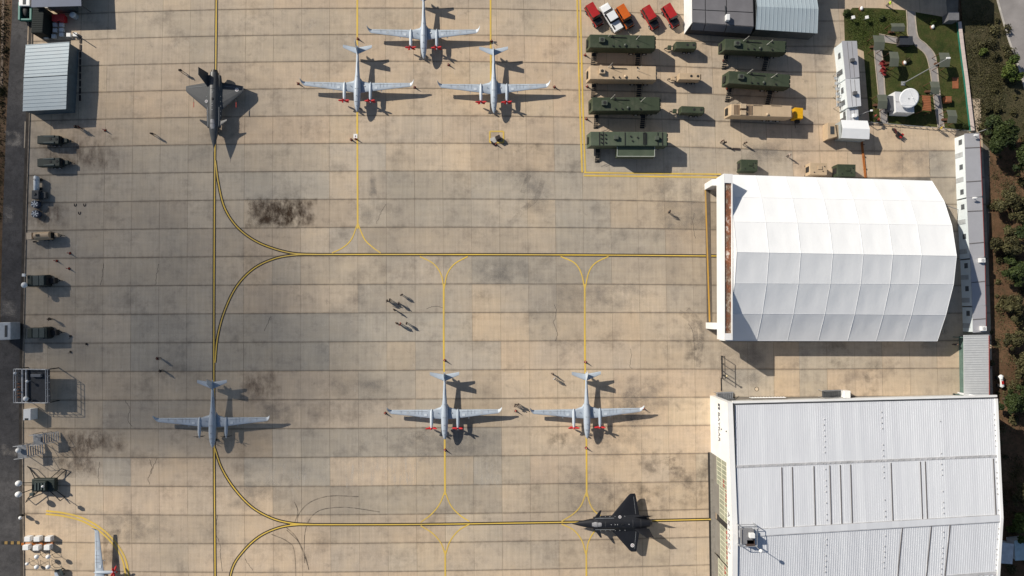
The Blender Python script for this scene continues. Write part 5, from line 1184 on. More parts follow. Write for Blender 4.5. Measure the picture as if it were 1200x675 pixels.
for pxs, lb, m_ in (([(868.5,186.5),(887.5,187.5),(888.5,200.5),(868,200)], 'small dark green box shelter at the tent hangar\'s upper left', grn),([(949.5,190.5),(969.5,191),(969,205),(949,204.5)], 'small tan box shelter above the tent hangar roof', tan),([(981.5,192),(1002.5,193),(1003,206.5),(981.5,206.5)], 'small dark green box shelter right of the small tan one', grn)):
    loc, rz, L, W = frame_from(pxs, 2.2); r = thing('box_shelter', lb, 'shelter box', loc, rz, 'small box shelters'); l, w2 = L/2, W/2
    b_ = MB().box(-l,l,-w2,w2,.25,2.2).build('box', m_, r, bev=.06); MB().box(-l-.04,-l,-.5,.5,.5,1.8).build('door', chas, b_); MB().box(-l*.1,l*.4,-w2*.1,w2*.5,2.2,2.34).build('roof_hatch', m_, b_, bev=.04)
    for y in (-w2+.2,w2-.2): MB().box(-l,l,y-.1,y+.1,0,.25).build('skid', chas, r)
    for x, y in ((.5,-.4),(-.5,-.6),(.7,.4)): MB().cyl((l*x,w2*y,2.2),(l*x,w2*y,2.3),.09,n=8).build('lifting_eye', chas, b_)
# gate and stair gear between the hangars
q0, q1 = at(845,417,0), at(845.5,443,0); r = thing('sliding_gate', 'thin black frame gate standing between the two hangars', 'gate', P2((q0+q1)/2))
for z in (.15,2.0): MB().cyl(Vector((q0.x,q0.y,z)), Vector((q1.x,q1.y,z)), .06, n=6).build('rail', chas, r, True)
for f in (0,.33,.66,1): v = q0.lerp(q1, f); MB().cyl(v, v + Vector((0,0,2.05)), .06, n=6).build('upright', chas, r, True)
v = at(846,439,0); MB().cyl(v, v + Vector((0,0,2.6)), .1, n=8).build('gate_post', chas, r, True); MB().ell(v + Vector((0,0,2.7)), .2,.2,.16,8,6).build('post_lamp', M('warm_lamp_cap', (.6,.5,.3), .4), r, True)
MB().bar(at(845,443,.05), at(845.3,458,.05), .14,.08).build('floor_track', chas, r, True)
def rail_stair(label, pxs, n, deckm, box=None, h=1.6):
    loc, rz, L, W = frame_from(pxs, h); l, w2 = L/2, W/2; r = thing('wall_stair', label, 'stairs', loc, rz)
    for k in range(n): MB().box(-l+L*k/n,-l+L*(k+.8)/n,-w2,w2,h-.06-1.3*k/n,h-1.3*k/n).build('tread', deckm, r)
    for y in (-w2,w2): MB().tube([(-l,y,h+.9),(l,y,.9)], .04).build('handrail', rail_m, r); MB().bar((-l,y,h-.1),(l,y,.15),.06,.18).build('stringer', st, r)
    for x in (-l,): 
        for y in (-w2,w2): MB().cyl((x,y,0),(x,y,h+.9),.04,n=6).build('post', st, r)
    if box: MB().box(*box).build('cabinet', white_pt, r, bev=.05)
    return r
rail_stair('grey steel wall stair at the big hangar\'s upper left corner', [(839.5,460),(862,460.5),(862,468),(839.5,468)], 9, M('grating', (.26,.27,.285), .6, .3))
rail_stair('grated wall stair with white cabinet above the big hangar', [(963.5,457.5),(990,458),(990,466),(963.5,466)], 10, M('dark_grating', (.10,.105,.11), .6, .3), (2.0,3.1,-.7,.6,0,1.5))
q0, q1 = at(878,465.5,0), at(918,465,0); r = thing('white_railing', 'white railing standing along the big hangar\'s upper wall', 'railing', P2((q0+q1)/2))
for z in (.5,1.1): MB().cyl(Vector((q0.x,q0.y,z)), Vector((q1.x,q1.y,z)), .05, n=6).build('rail', white_pt, r, True)
for k in range(13): v = q0.lerp(q1, k/12); MB().cyl(v, v + Vector((0,0,1.1)), .05, n=6).build('baluster', white_pt, r, True)
q = P2(at(887,456,.1)); r = thing('round_cover', 'round beige manhole cover between the hangars', 'manhole cover', q); MB().cyl((0,0,.005),(0,0,.05),.33,.3,18).build('lid', M('beige_lid', (.62,.5,.36), .8), r); MB().cyl((0,0,.0),(0,0,.03),.4,n=18).build('rim', chas, r)
q0, q1 = at(1116,462.5,0), at(1126,462.5,0); r = thing('steel_bench', 'black bench against the big hangar wall beside the annexe', 'bench', P2((q0+q1)/2)); MB().box(-.8,.8,-.25,.25,.42,.5).build('seat', chas, r); 
for x in (-.65,.65): MB().box(x-.05,x+.05,-.22,.22,0,.42).build('leg', chas, r)
r = thing('service_pipe', 'pair of orange-brown pipes running from white canopy to tent hangar', 'pipe', P2(at(1011,180,0))); op = M('rusty_orange_pipe', (.34,.11,.02), .6)
for d_ in (0,1.5): MB().cyl(at(1008.5+d_,160,.12), at(1013.5+d_,208,.12), .10, n=8).build('pipe', op, r, True)
for f in (.2,.5,.8): v = at(1008.5,160,0).lerp(at(1013.5,208,0), f); MB().box(v.x-.15,v.x+.5,v.y-.06,v.y+.06,0,.16).build('pipe_cradle', chas, r, True)
r = thing('motorbike', 'dark motorbike parked below the lawn\'s lower fence', 'motorbike', P2(at(1050,155,.6)), .5)
for y in (-.65,.65): MB().cyl((-.06,y,.3),(.06,y,.3),.3,n=16).build('wheel', tyre_m, r)
MB().loft([ring(y, 0, z, a, b_, 10) for y, a, b_, z in ((-.8,.05,.05,.75),(-.4,.15,.12,.75),(.1,.2,.2,.72),(.5,.14,.16,.8),(.8,.05,.06,.8))]).build('frame_body', M('bike_dark_red', (.09,.02,.02), .35), r); MB().box(-.14,.14,-.7,.0,.85,.95).build('seat', chas, r, bev=.04); MB().tube([(-.38,.35,1.05),(0,.5,1.0),(.38,.35,1.05)], .03).build('handlebar', chas, r)
r = thing('motorbike', 'motorbike with red panniers next to the dark one below the lawn', 'motorbike', P2(at(1053.5,157,.6)), .9)
for y in (-.65,.65): MB().cyl((-.06,y,.3),(.06,y,.3),.3,n=16).build('wheel', tyre_m, r)
MB().loft([ring(y, 0, z, a, b_, 10) for y, a, b_, z in ((-.8,.05,.05,.75),(-.4,.18,.12,.75),(.1,.2,.2,.72),(.5,.14,.16,.8),(.8,.05,.06,.8))]).build('frame_body', M('bike_black', (.02,.02,.025), .35), r); MB().tube([(-.38,.35,1.05),(0,.5,1.0),(.38,.35,1.05)], .03).build('handlebar', chas, r)
for s in (-.3,.3): MB().box(s-.12,s+.12,-.8,-.35,.45,.8).build('pannier', car_r, r, bev=.04)
# things in the top left corner
r = thing('dark_container', 'black green shipping container in the top left corner', 'container', P2(at(44,22,2.6))); Q = poly([(38.5,8.5),(51.5,8.5),(49.5,38),(36.5,38.5)], 2.6); ctm = M('black_green_steel', (.006,.012,.011), .8, var=.15)
MB().prism([P2(v) for v in Q], Q).build('box', ctm, r, True, bev=.04)
for k in range(12): a, b_ = Q[0].lerp(Q[3], (k+.5)/12), Q[1].lerp(Q[2], (k+.5)/12); MB().bar(a + Vector((.1,0,.02)), b_ + Vector((-.1,0,.02)), .1,.05).build('roof_rib', ctm, r, True)
r = thing('red_bin', 'red lidded skip among white crates in the top left corner', 'skip', P2(at(68,20.5,1.3))); MB().prism([(-.9,-.5,.1),(.9,-.5,.1),(.9,.5,.1),(-.9,.5,.1)],[(-1.05,-.6,1.25),(1.05,-.6,1.25),(1.05,.6,1.25),(-1.05,.6,1.25)]).build('tub', M('red_skip_paint', (.42,.015,.02), .5), r); MB().box(-1.08,1.08,-.62,.62,1.25,1.33).build('lid', MATS['red_skip_paint'], r, bev=.03); MB().box(-.2,.2,-.7,-.62,1.0,1.2).build('handle', chas, r)
wc = [(57.5,29,'top row left'),(64.5,29,'top row middle'),(72,29,'top row right'),(57,36,'second row left'),(64.5,35.5,'second row middle'),(72,35,'second row right'),(54,43,'lowest row, first from left'),(63,42.5,'lowest row, second from left'),(72,40.5,'lowest row, third from left'),(80.5,41,'lowest row, fourth from left'),(88,40.5,'lowest row, far right'),(55.5,7,'under the blue roof edge, left'),(70,7,'under the blue roof edge, right')]
c0 = None
for x, y, lb in wc:
    q = P2(at(x, y, .4)); lb2 = 'white plastic crate, ' + lb + ', in the top left corner'
    if c0: o = dup(c0, lb2, q, random.uniform(-.1,.1))
    else:
        c0 = thing('plastic_crate', lb2, 'crate', q, 0, 'white plastic crates'); MB().box(-.36,.36,-.33,.33,.06,.5).build('tub', white_pt, c0, bev=.05); MB().box(-.38,.38,-.35,.35,.44,.48).build('rim', trim, c0); MB().box(-.3,.3,-.28,.28,0,.06).build('pallet_foot', chas, c0)
q = P2(at(84,16.5,1.2)); r = thing('round_tank', 'round white tank on the apron right of the red skip', 'tank', q); MB().cyl((0,0,.05),(0,0,.9),.55,.55,20).build('drum', M('grey_drum', (.3,.33,.36), .5), r); MB().ell((0,0,.9),.55,.55,.35).build('dome_lid', M('pale_dome', (.55,.6,.64), .5), r)
q = P2(at(29.5,13,1.2)); r = thing('green_dumper', 'teal green open cart with dark load on the left road', 'cart', q); tl = M('teal_paint', (.02,.17,.14), .5)
MB().box(-1.1,1.1,-1.6,1.6,.5,.62).build('floor', chas, r)
for s in (-1,1): MB().box(s*1.0-.18,s*1.0+.18,-1.6,1.6,.6,1.3).build('side_panel', tl, r, bev=.05)
MB().box(-.82,.82,-1.62,-1.3,.6,1.2).build('tail_panel', tl, r, bev=.05); MB().ell((0,.2,.8),.6,1.1,.5).build('load', chas, r)
for x in (-.9,.9):
    for y in (-1,1): wheel(r, x, y, .35, .2)
q = P2(at(28,1.5,1.8)); r = thing('white_scooter_cab', 'white cab of a small vehicle above the teal cart', 'vehicle', q); MB().box(-1.0,1.0,-.8,.8,.4,1.7).build('cab', white_pt, r, bev=.2); MB().box(-.7,.7,-.85,-.7,1.0,1.55).build('windscreen', glass_d, r); MB().box(-.25,.25,-.5,.5,1.7,1.75).build('roof_slot', dark, r)
for x in (-.8,.8): wheel(r, x, 0, .35, .2)
q0, q1 = at(94.5,44,0), at(94,120,0); r = thing('cable_run', 'dark cable barrier running down right of the pale blue shed', 'barrier', P2((q0+q1)/2)); 
for k in range(9): v, u = q0.lerp(q1, k/9), q0.lerp(q1, (k+.8)/9); MB().bar(v + Vector((0,0,.06)), u + Vector((0,0,.06)), .3,.1).build('segment', chk, r, True)
MB().cyl(q0, q0 + Vector((0,0,2.2)), .08).build('end_post', chas, r, True)

# ------------------------------------------------------------------ garden
gz_r = M('grey_green_roof', (.105,.115,.088), .7, var=.12, scale=.8, dirt=(.15,.15,.12), dirt_amt=.4); wood = M('brown_timber', (.12,.055,.03), .7, var=.3); ter = M('terracotta_deck', (.30,.105,.045), .75, var=.2, scale=1.5)
gz = [((1043.5,27.5),(1058.8,27.5),(1059.5,37),(1044,37),'nearest the top of the garden'),((1022.7,41.5),(1035.5,42),(1035.8,58.5),(1023.5,58.8),'at the upper end of the left path'),((1041.6,60.6),(1052,61),(1052.5,78),(1042,78),'beside the red seats'),((1089.4,95.6),(1099.7,95.8),(1100.2,110.6),(1089.8,110.8),'standing over the main path'),
      ((1027.5,111),(1038.4,111),(1038.9,127.4),(1028,127.7),'standing over the left path'),((1109,128.8),(1119.8,129.3),(1120.6,144.5),(1110,144),'at the garden\'s lower right corner'),((1100,61.8),(1111.8,62),(1112.4,78.6),(1100.5,78.8),'right of the main path near the boundary wall')]
for *rp, lb in gz:
    h = 2.2; T = poly(rp, h); c4 = sum(T, Vector())/4; r = thing('garden_shelter', 'small grey-green roofed garden shelter ' + lb, 'garden shelter', P2(c4), 0, 'garden shelters')
    for v in T: w_ = c4.lerp(v, .85); MB().cyl(P2(w_), Vector((w_.x,w_.y,h)), .06, n=6).build('post', wood, r, True)
    mid = (T[0].lerp(T[3], .5) + Vector((0,0,.35)), T[1].lerp(T[2], .5) + Vector((0,0,.35)))
    for A, B in ((T[0], T[1]), (T[3], T[2])):
        Q = [A, B, mid[1], mid[0]]; n = 5
        for k in range(n):
            q4 = [A.lerp(mid[0], k/n), B.lerp(mid[1], k/n), B.lerp(mid[1], (k+1)/n), A.lerp(mid[0], (k+1)/n)]
            MB().prism(q4, [v + Vector((0,0,.07)) for v in q4]).build('roof_board', gz_r, r, True)
    MB().box(-.5,.5,-.2,.2,.40,.46).build('bench_seat', wood, r); MB().box(-.45,.45,-.15,.15,0,.40).build('bench_base', wood, r)
r = shed('dark_kiosk', 'flat-roofed kiosk with its shade painted blue-black in the middle of the garden', 'kiosk', [(1054.5,43),(1068.5,43.5),(1069,52),(1055,51.8)], 1.2, (M('kiosk_wall', (.04,.035,.035), .8), M('shaded_kiosk_roof', (.035,.04,.05), .6)))  # roof colour carries the shadow lying on the kiosk
r = shed('grey_hut', 'dark grey hut left of the white dish platform', 'hut', [(1040,113),(1048,113.5),(1048,129),(1040.5,129)], 1.6, (M('hut_wall', (.10,.10,.11), .7), M('hut_roof', (.085,.09,.10), .6)))
T = poly([(1048.6,107.5),(1070,109),(1071,132.5),(1050,131.5)], 2.2); r = thing('dish_platform', 'white flat-roofed cabin under the big satellite dish', 'cabin', P2(sum(T, Vector())/4)); MB().prism([P2(v) for v in T], T).build('wall', whw, r, True); MB().prism([v + Vector((0,0,.003)) for v in T], [v + Vector((0,0,.1)) for v in T]).build('roof', MATS['pale_roof'], r, True); MB().bar(T[0].lerp(T[3], .5) + Vector((0,0,.12)), T[1].lerp(T[2], .5) + Vector((0,0,.12)), .06,.04).build('roof_joint', gap_m, r, True)
q = at(1066.5,114.5,3.6); r = thing('satellite_dish', 'big white satellite dish standing on the cabin in the garden', 'satellite dish', (q.x, q.y, 2.3)); MB().cyl((0,0,0),(0,0,1.0),.28,.2,14).build('pedestal', st, r)
ax = Vector((-.05,-.22,.97)).normalized(); v_ = Vector((.30,.95,0)); v_ = (v_ - ax*v_.dot(ax)).normalized(); u_ = v_.cross(ax); n = 36; rings_ = []
for k in range(9):
    rr = 1.72*k/8 if k else .02; rings_.append([Vector((0,0,1.0)) + ax*(.07*(rr/1.78)**2) + (u_*math.cos(2*math.pi*i/n) + v_*math.sin(2*math.pi*i/n)*1.0)*rr for i in range(n)])
d_ = MB().loft(rings_ + [[p_ - ax*.06 for p_ in rings_[8]]] + [[p_ - ax*.06 for p_ in rings_[1]]]).build('reflector', M('dish_white', (.82,.83,.84), .5, var=.02), r)
d_.scale = (1,1,1)
for a in (0,2.1,4.2): e = rings_[8][int(n*a/6.283) % n]; MB().cyl(e, Vector((0,0,1.0)) + ax*1.1, .018, n=6).build('feed_strut', M('dish_white', (.82,.83,.84), .5), d_)
MB().cyl(Vector((0,0,1.0)) + ax*1.2, Vector((0,0,1.0)) + ax*1.45, .10, n=10).build('feed_horn', M('dish_white', (.82,.83,.84), .5), d_)
r = thing('terracotta_pergola', 'terracotta slatted pergola roof right of the satellite dish', 'pergola', P2(at(1085.5,121,2.2))); T = poly([(1080.5,112),(1090,112.5),(1091,130.5),(1081,129.5)], 2.2)
for k in range(9): q4 = [T[0].lerp(T[3], k/9), T[1].lerp(T[2], k/9), T[1].lerp(T[2], (k+.82)/9), T[0].lerp(T[3], (k+.82)/9)]; MB().prism(q4, [v + Vector((0,0,.08)) for v in q4]).build('slat', ter, r, True)
for v in T: MB().cyl(P2(v), v, .07, n=6).build('post', wood, r, True)
q = P2(at(1112.3,116,1.0)); r = thing('terracotta_planter', 'small square terracotta box near the boundary wall', 'planter', q); MB().box(-.55,.55,-.55,.55,0,.9).build('box', ter, r, bev=.05); MB().box(-.42,.42,-.42,.42,.9,.94).build('soil', M('soil', (.25,.10,.05), .9), r)
q = P2(at(1119.3,97.5,0)); r = thing('brown_mat', 'flat terracotta mat lying on the grass by the boundary wall', 'mat', q); MB().box(-.55,.55,-1.0,1.0,.035,.1).build('mat', ter, r, bev=.02); MB().box(-.6,.6,.9,1.05,.035,.14).build('edge_beam', wood, r)
sr = M('red_seat_plastic', (.24,.03,.03), .6)
k = 0
for x, y, lb in ((1033.5,74,'upper'),(1036,78,'second'),(1034,82.5,'third'),(1037,86,'lowest')):
    q = P2(at(x, y, .6)); r = thing('garden_chair', f'red garden chair, {lb} of four beside the left path', 'chair', q, random.uniform(-.6,.6), 'red garden chairs'); MB().box(-.32,.32,-.32,.32,.40,.47).build('seat', sr, r, bev=.02); MB().box(-.32,.32,.27,.34,.47,1.0).build('backrest', sr, r, bev=.02)
    for sx in (-.27,.27):
        for sy in (-.27,.27): MB().cyl((sx,sy,0),(sx,sy,.4),.03,n=6).build('leg', sr, r)
for x, y, lb in ((998.5,21.5,'left'),(1014.5,21.5,'right')):
    q = P2(at(x, y, .6)); r = thing('white_garden_lamp', f'small square white garden post, {lb} one at the lawn\'s upper left', 'post', q, .2, 'white garden posts'); MB().box(-.28,.28,-.28,.28,.9,1.15).build('cap', white_pt, r, bev=.05); MB().cyl((0,0,0),(0,0,.9),.07).build('stem', st, r)
for x, y, lb in ((1010,9.5,'on the lawn\'s top edge'),(1093.5,31,'under the small tree right of the main path'),(1061,73,'in the middle of the lawn')):
    q = P2(at(x, y, .3)); r = thing('white_stone', 'small white painted stone ' + lb, 'stone', q); MB().ell((0,0,.2),.3,.4,.26,9,6).build('stone', whw, r); MB().cyl((0,0,.0),(0,0,.06),.45,n=12).build('gravel_ring', M('soil', (.25,.10,.05), .9), r)
# boundary wall (coping stones and panels) and lamp mast
wl = [(1121.5,27),(1126,65),(1130,95),(1133.5,125),(1137,154)]; r = thing('boundary_wall', 'long white boundary wall along the lawn\'s right side', 'wall', P2(at(1129,90,0)))
wp = px_line(wl, 6); teal = M('teal_fence_panel', (.02,.16,.12), .6)
for k, (a, b_) in enumerate(zip(wp, wp[1:])):
    MB().bar(a + Vector((-.1,0,.25)), b_ + Vector((-.1,0,.25)), .16,.5).build('panel', teal, r, True); c_ = a.lerp(b_, .98); MB().bar(a + Vector((.1,0,.56)), c_ + Vector((.1,0,.56)), .6,.12).build('coping', M('pale_pink_coping', (.60,.50,.46), .8, var=.08), r, True)
r = thing('light_mast', 'tall thin grey light mast leaning across the garden view', 'mast', P2(at(1058,98,0))); MB().cyl((0,0,0),(0,0,12.6),.10,.06,10).build('pole', M('grey_mast', (.26,.27,.27), .5), r); MB().box(-.35,.35,-.35,.35,0,.15).build('base_plate', st, r); MB().box(-.3,.3,-.12,.12,12.5,12.7).build('lamp_head', white_pt, r)
for (x, y), h, lb in (((1004.5,137),2.9,'beside the white canopy'),((1141,157),3.0,'at the end of the boundary wall')):
    q = P2(at(x, y, 0)); r = thing('camera_pole', 'short pole with white camera ' + lb, 'pole', q, 0, 'camera poles'); MB().cyl((0,0,0),(0,0,h),.07,n=8).build('pole', st, r); MB().bar((0,0,h),(1.0,.3,h),.08,.08).build('arm', st, r); MB().box(.85,1.2,.15,.45,h-.1,h+.15).build('camera', white_pt, r, bev=.03)
q0, q1 = at(1019,144,0), at(1136,154,0); r = thing('low_fence', 'low grey fence along the lawn\'s lower edge', 'fence', P2((q0+q1)/2))
for k in range(16): v, u = q0.lerp(q1, k/16), q0.lerp(q1, (k+1)/16); MB().bar(v + Vector((0,0,.45)), u + Vector((0,0,.45)), .06,.1).build('rail', st, r, True); MB().cyl(v, v + Vector((0,0,.6)), .05, n=6).build('post', st, r, True)
q = P2(at(1111,17,1.5)); r = thing('cabinet_block', 'dark cabinet at the top end of the boundary wall', 'cabinet', P2(at(1117.5,19,1.8))); MB().box(-.9,.9,-.7,.7,0,1.8).build('case', M('cabinet_grey', (.16,.16,.17), .7), r, bev=.05); MB().box(-.95,.95,-.75,.75,1.8,1.88).build('lid', M('cabinet_grey', (.16,.16,.17), .7), r)  # case and lid in one even grey

# ------------------------------------------------------------------ trees, shrubs, ground cover
bark = M('bark', (.09,.06,.04), .9, var=.3, bmp=.4)
lm = [leaf_mat('leaf_dark', (.012,.022,.006), (.055,.075,.02)), leaf_mat('leaf_olive', (.024,.024,.009), (.11,.10,.042)), leaf_mat('leaf_bright', (.022,.045,.006), (.11,.14,.03))]
def leaves(n, lobes, size, rng):
    vs = []; fs = []; tn = []
    tot = sum(l[3]**2 for l in lobes)
    for c_x, c_y, c_z, rr, fz in lobes:
        hue = rng.uniform(-.25,.25)
        for _ in range(int(n*rr*rr/tot)):
            d = Vector((rng.gauss(0,1), rng.gauss(0,1), rng.gauss(0,1))).normalized(); rad = rr*rng.uniform(.25,1.0)**.45*(1+.12*math.sin(5*d.x+3*d.y+7*d.z))
            p_ = Vector((c_x + d.x*rad, c_y + d.y*rad, max(.05, c_z + d.z*rad*fz)))
            nn = (d + Vector((rng.gauss(0,.7), rng.gauss(0,.7), rng.gauss(0,.7)+.4))).normalized(); a = nn.orthogonal().normalized(); b_ = nn.cross(a)
            th = rng.uniform(0,6.28); a, b_ = a*math.cos(th)+b_*math.sin(th), b_*math.cos(th)-a*math.sin(th); s_ = size*rng.uniform(.6,1.4); o_ = len(vs)
            vs += [p_ - a*s_, p_ + b_*s_*.55 + nn*s_*.15, p_ + a*s_, p_ - b_*s_*.55 + nn*s_*.1]; fs.append((o_,o_+1,o_+2,o_+3)); tn.append(min(1, max(0, rng.gauss(.45+hue,.22))))
    return vs, fs, tn
def foliage(name, data, m_, parent):
    vs, fs, tn = data; me = bpy.data.meshes.new(name); me.from_pydata(vs, [], fs); ca = me.color_attributes.new('tint', 'FLOAT_COLOR', 'CORNER')
    for pl_ in me.polygons:
        for li in pl_.loop_indices: ca.data[li].color = (tn[pl_.index],)*3 + (1,)
    me.materials.append(m_); o = bpy.data.objects.new(name, me); col.objects.link(o); o.parent = parent; return o
def tree(label, px, py, rad, h, mi, n=2600, seed=1, name='tree'):
    rng = random.Random(seed); q = P2(at(px, py, h*.7)); r = thing(name, label, 'tree', q, 0, 'trees on the right-hand bank')
    lobes = [(rng.uniform(-.2,.2)*rad,rng.uniform(-.2,.2)*rad,h*.66,rad*.5,.8)]
    for k in range(13):
        a = rng.uniform(0, 6.28); e = rng.uniform(.25,1.0)*rad; lobes.append((e*math.cos(a), e*math.sin(a), h*rng.uniform(.4,.85), rad*rng.uniform(.16,.42), .85))
    tk = MB().loft([ring_h(0,0,z,rr_) for z, rr_ in ((-.3,.28),(h*.2,.2),(h*.45,.14),(h*.7,.06))]).build('trunk', bark, r)
    for l in lobes[1:]: MB().cyl((0,0,h*rng.uniform(.25,.45)), (l[0]*.8,l[1]*.8,l[2]), .08,.025,6).build('limb', bark, tk)
    foliage('crown', leaves(n, lobes, .22 if mi != 1 else .19, rng), lm[mi], r); return r
def ring_h(x, y, z, rr_, n=10): return [Vector((x+rr_*math.cos(2*math.pi*i/n), y+rr_*math.sin(2*math.pi*i/n), z)) for i in range(n)]
tree('big round dark green tree just right of the topmost site cabin',1174,153,3.1,5.0,0,5200,3)
tree('low spreading bright green bush tree by the upper right road',1186,82,2.1,2.4,2,2600,4)
tree('olive tree at the right edge level with the second site cabin',1190,238,2.7,4.2,1,3400,5)
tree('olive tree below the one level with the second cabin',1184,286,2.7,4.0,1,3400,6)
tree('dark olive tree at the right edge level with the tent hangar ridge',1193,318,2.6,4.2,0,2800,7)
tree('small green tree right of the lowest site cabin',1191,362,1.9,3.4,1,2400,8)
tree('small olive tree right of the annexe\'s upper end',1192,400,1.8,3.2,1,2200,9)
tree('dense dark tree right of the white quad bike',1191,470,2.6,4.4,0,3600,10)
tree('bright green tree at the right edge beside the big hangar shadow',1196,618,2.0,3.6,2,2600,12)
tree('olive tree at the right edge above the bright green one',1199,582,1.9,3.6,1,2200,13)
tree('dark tree half out of view at the upper right road bend',1206,180,3.0,5.0,0,2600,14)
tree('dark tree cut by the right edge below the olive trees',1204,268,2.6,4.6,0,2200,15)
tree('green tree cut by the right edge above the dense dark one',1206,430,2.4,4.0,1,2200,16)
sh = [(1094,25,.7,2,'small shrub beside the white stone right of the main path'),(1064,70,.6,1,'small shrub in the middle of the lawn'),(992,14,.8,0,'low shrub at the lawn\'s upper left corner'),(1128,148,.9,0,'dark shrub at the lower end of the boundary wall'),(1034,20,.6,0,'small shrub above the top garden shelter'),(1167,65,.9,1,'low olive shrub on the bank by the wall'),(1152,60,.9,2,'low bright shrub on the bank right of the lawn'),(1158,128,.8,1,'low olive shrub on the bank below the wall'),(1169,520,.9,1,'shrub by the big hangar\'s shadow corner'),(1170,128,.7,1,'small shrub above the big round tree')]
for k, (x, y, rr_, mi, lb) in enumerate(sh):
    rng = random.Random(50+k); q = P2(at(x, y, .5)); r = thing('shrub', lb, 'shrub', q, 0, 'garden and bank shrubs')
    MB().cyl((0,0,-.1),(0,0,rr_*.7),.06,.03,6).build('stem', bark, r); foliage('foliage', leaves(420, [(0,0,rr_*.6,rr_*.7,.8),(rr_*.5,.1,rr_*.5,rr_*.5,.8),(-rr_*.3,-rr_*.4,rr_*.45,rr_*.5,.8)], .13, rng), lm[mi], r)
# tufts of weeds and grass on the bank, verge and lawn (uncountable)
def tufts(name, label, polygon, n, size, m_, clump, seed, zb=0.0):
    rng = random.Random(seed); xs = [p_[0] for p_ in polygon]; ys = [p_[1] for p_ in polygon]; vs = []; fs = []; tn = []; cl = []
    while len(fs) < n:
        if not cl or rng.random() < clump: 
            cl = [rng.uniform(min(xs), max(xs)), rng.uniform(min(ys), max(ys)), rng.uniform(2,9), rng.uniform(.2,.8)]
        x, y = rng.gauss(cl[0], cl[2]), rng.gauss(cl[1], cl[2])
        if not inside((x, y), polygon): 
            if rng.random() < .3: cl = []
            continue
        q = at(x, y, 0) + Vector((0,0,zb)); d = Vector((rng.gauss(0,1), rng.gauss(0,1), rng.uniform(.4,1.6))).normalized(); a = d.orthogonal().normalized()*size*.35; L_ = size*rng.uniform(.5,1.5); o_ = len(vs)
        vs += [q - a, q + a, q + d*L_]; fs.append((o_,o_+1,o_+2)); tn.append(min(1, max(0, rng.gauss(cl[3],.2))))
    o = foliage(name, (vs, fs, tn), m_, None); tag(o, label, 'grass', kind='stuff')
BANK = [(1140,158),(1124,0),(1165,0),(1196,85),(1205,130),(1215,675),(1172,675),(1168,470),(1160,465),(1158,160)]
rng = random.Random(77); sv = []; sf = []; st_n = []
n_ok = 0
while n_ok < 85:
    x, y = rng.uniform(1150,1212), rng.uniform(20,675)
    if not inside((x, y), BANK) or inside((x, y), [(1166,485),(1200,510),(1200,675),(1160,675)]) and rng.random() < .7: continue
    q = at(x, y, 0); rr_ = rng.uniform(.25,1.0)**1.3*1.25; n_ok += 1
    a_, b_2, c_2 = leaves(int(170*rr_+40), [(0,0,rr_*.5,rr_,.6),(rr_*rng.uniform(-.9,.9),rr_*rng.uniform(-.9,.9),rr_*.35,rr_*.6,.6)], .16, rng)
    o_ = len(sv); sv += [v + Vector((q.x,q.y,-.05)) for v in a_]; sf += [tuple(i + o_ for i in f) for f in b_2]; hh = rng.uniform(-.2,.2); st_n += [min(1,max(0,c + hh)) for c in c_2]
o = foliage('scrub', (sv, sf, st_n), lm[1], None); tag(o, 'tangled olive scrub spread over the bank between the trees', 'scrub', kind='stuff')
tufts('weeds', 'dry weeds and grass tufts scattered over the red-brown bank', BANK, 9000, .20, lm[1], .012, 21)
tufts('bank_grass', 'green grass patches on the bank beside the boundary wall', [(1140,150),(1126,45),(1160,45),(1190,100),(1165,160)], 6000, .20, lm[1], .02, 22)
tufts('lawn_grass', 'short mown grass of the garden lawn', [(991,22),(1000,11),(1060,13),(1062,40),(1024,42),(1024,60),(1014,60),(994,50)], 5000, .14, lm[2], .05, 23, .03)
tufts('verge_weeds', 'sparse dry weeds on the verge left of the road', [(-5,0),(13,0),(7,130),(2,260),(-5,260)], 1500, .25, lm[1], .03, 24)
r = thing('quad_bike', 'white quad bike parked under the trees right of the annexe', 'quad bike', P2(at(1174,447,.8)), .1)
for sx in (-.5,.5):
    for sy in (-.7,.7): wheel(r, sx, sy, .3, .25) if False else MB().cyl((sx-.12,sy,.3),(sx+.12,sy,.3),.3,n=14).build('wheel', tyre_m, r)
MB().loft([ring(y, 0, .75, a, b_, 12) for y, a, b_ in ((-1.1,.1,.1),(-.9,.45,.2),(-.2,.25,.2),(.5,.3,.22),(.95,.5,.22),(1.2,.15,.1))]).build('body', white_pt, r); MB().box(-.2,.2,-.5,.1,.95,1.05).build('seat', car_r, r, bev=.04); MB().tube([(-.4,.35,1.15),(0,.45,1.1),(.4,.35,1.15)], .035).build('handlebar', chas, r)
shed('white_hut', 'small white hut beside the big hangar\'s shadow at the bottom right', 'hut', [(1173,636),(1187,638),(1185,660),(1171,659)], 2.0, (whw, M('hut_pale_roof', (.62,.64,.66), .5)))
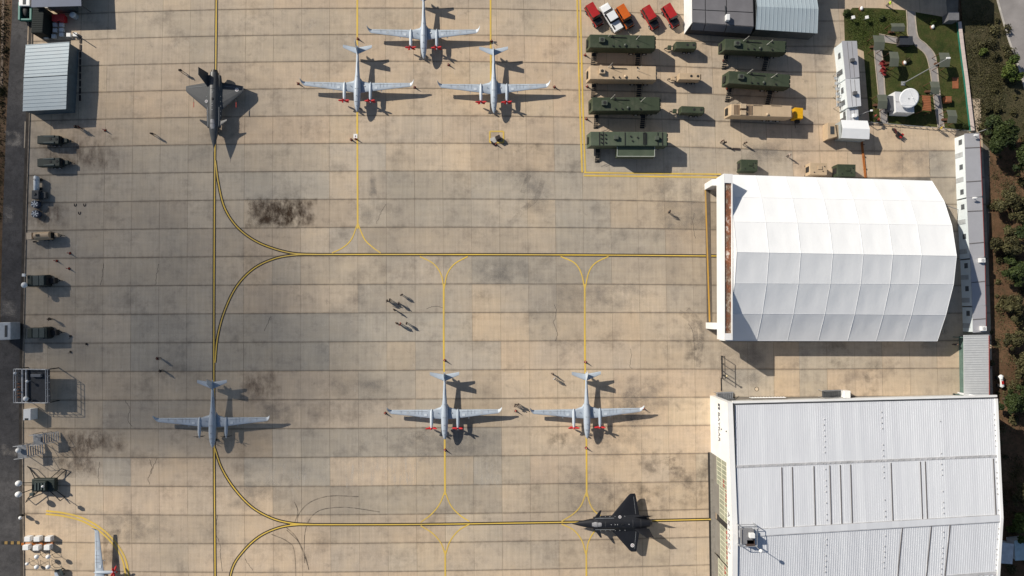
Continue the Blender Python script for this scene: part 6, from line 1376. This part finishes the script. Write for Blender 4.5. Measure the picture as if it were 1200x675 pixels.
shed('pale_blue_hut', 'small pale blue hut at the bottom right edge', 'hut', [(1189,634),(1206,632),(1206,655),(1190,656)], 2.0, (whw, M('hut_blue_roof', (.42,.55,.60), .5)))

# ------------------------------------------------------------------ a passing cumulus between the sun and the left of the apron
cm, t, b = nodes('cloud_vapour'); t.nodes.remove(b)
pv = t.nodes.new('ShaderNodeVolumePrincipled'); pv.inputs['Color'].default_value = (.95,.96,1,1); pv.inputs['Density'].default_value = .022; pv.inputs['Anisotropy'].default_value = .5
t.links.new(pv.outputs[0], t.nodes['Material Output'].inputs['Volume'])
HC = 420.0
def cloud(label, px, py, rx, ry, thick, seed):
    rng = random.Random(seed); ce = at(px, py, 0) + sun_dir*(HC/sun_dir.z); r = thing('cloud', label, 'cloud', ce)
    ph = [rng.uniform(0, 6.28) for _ in range(8)]; nr, na = 22, 56; top = []; bot = []
    for i in range(nr+1):
        f = i/nr
        for j in range(na):
            a = 2*math.pi*j/na; k = 1 + .10*math.sin(2*a+ph[0]) + .09*math.sin(3*a+ph[1]) + .07*math.sin(5*a+ph[2]) + .04*math.sin(9*a+ph[3])
            x, y = rx*f*k*math.cos(a), ry*f*k*math.sin(a)
            t_ = thick*(.5+.5*math.cos(math.pi*f))*(1 + .16*math.sin(x*.16+ph[4])*math.sin(y*.2+ph[5]) + .10*math.sin(x*.37+ph[6])*math.sin(y*.33+ph[7]))
            top.append((x, y, t_*.7 + .01*(1-f))); bot.append((x, y, -t_*.3 - .01*(1-f)))
    def fs(o, fl): return [tuple((o+i*na+j, o+i*na+(j+1) % na, o+(i+1)*na+(j+1) % na, o+(i+1)*na+j)[::fl]) for i in range(nr) for j in range(na)]
    n = len(top); mb = MB(); mb.add(top + bot, fs(0, -1) + fs(n, 1) + [(nr*na+j, n+nr*na+j, n+nr*na+(j+1) % na, nr*na+(j+1) % na) for j in range(na)], True)
    mb.build('vapour', cm, r)
cloud('small passing cloud high above, shading the left part of the apron', 15, 300, 76, 44, 44, 5)
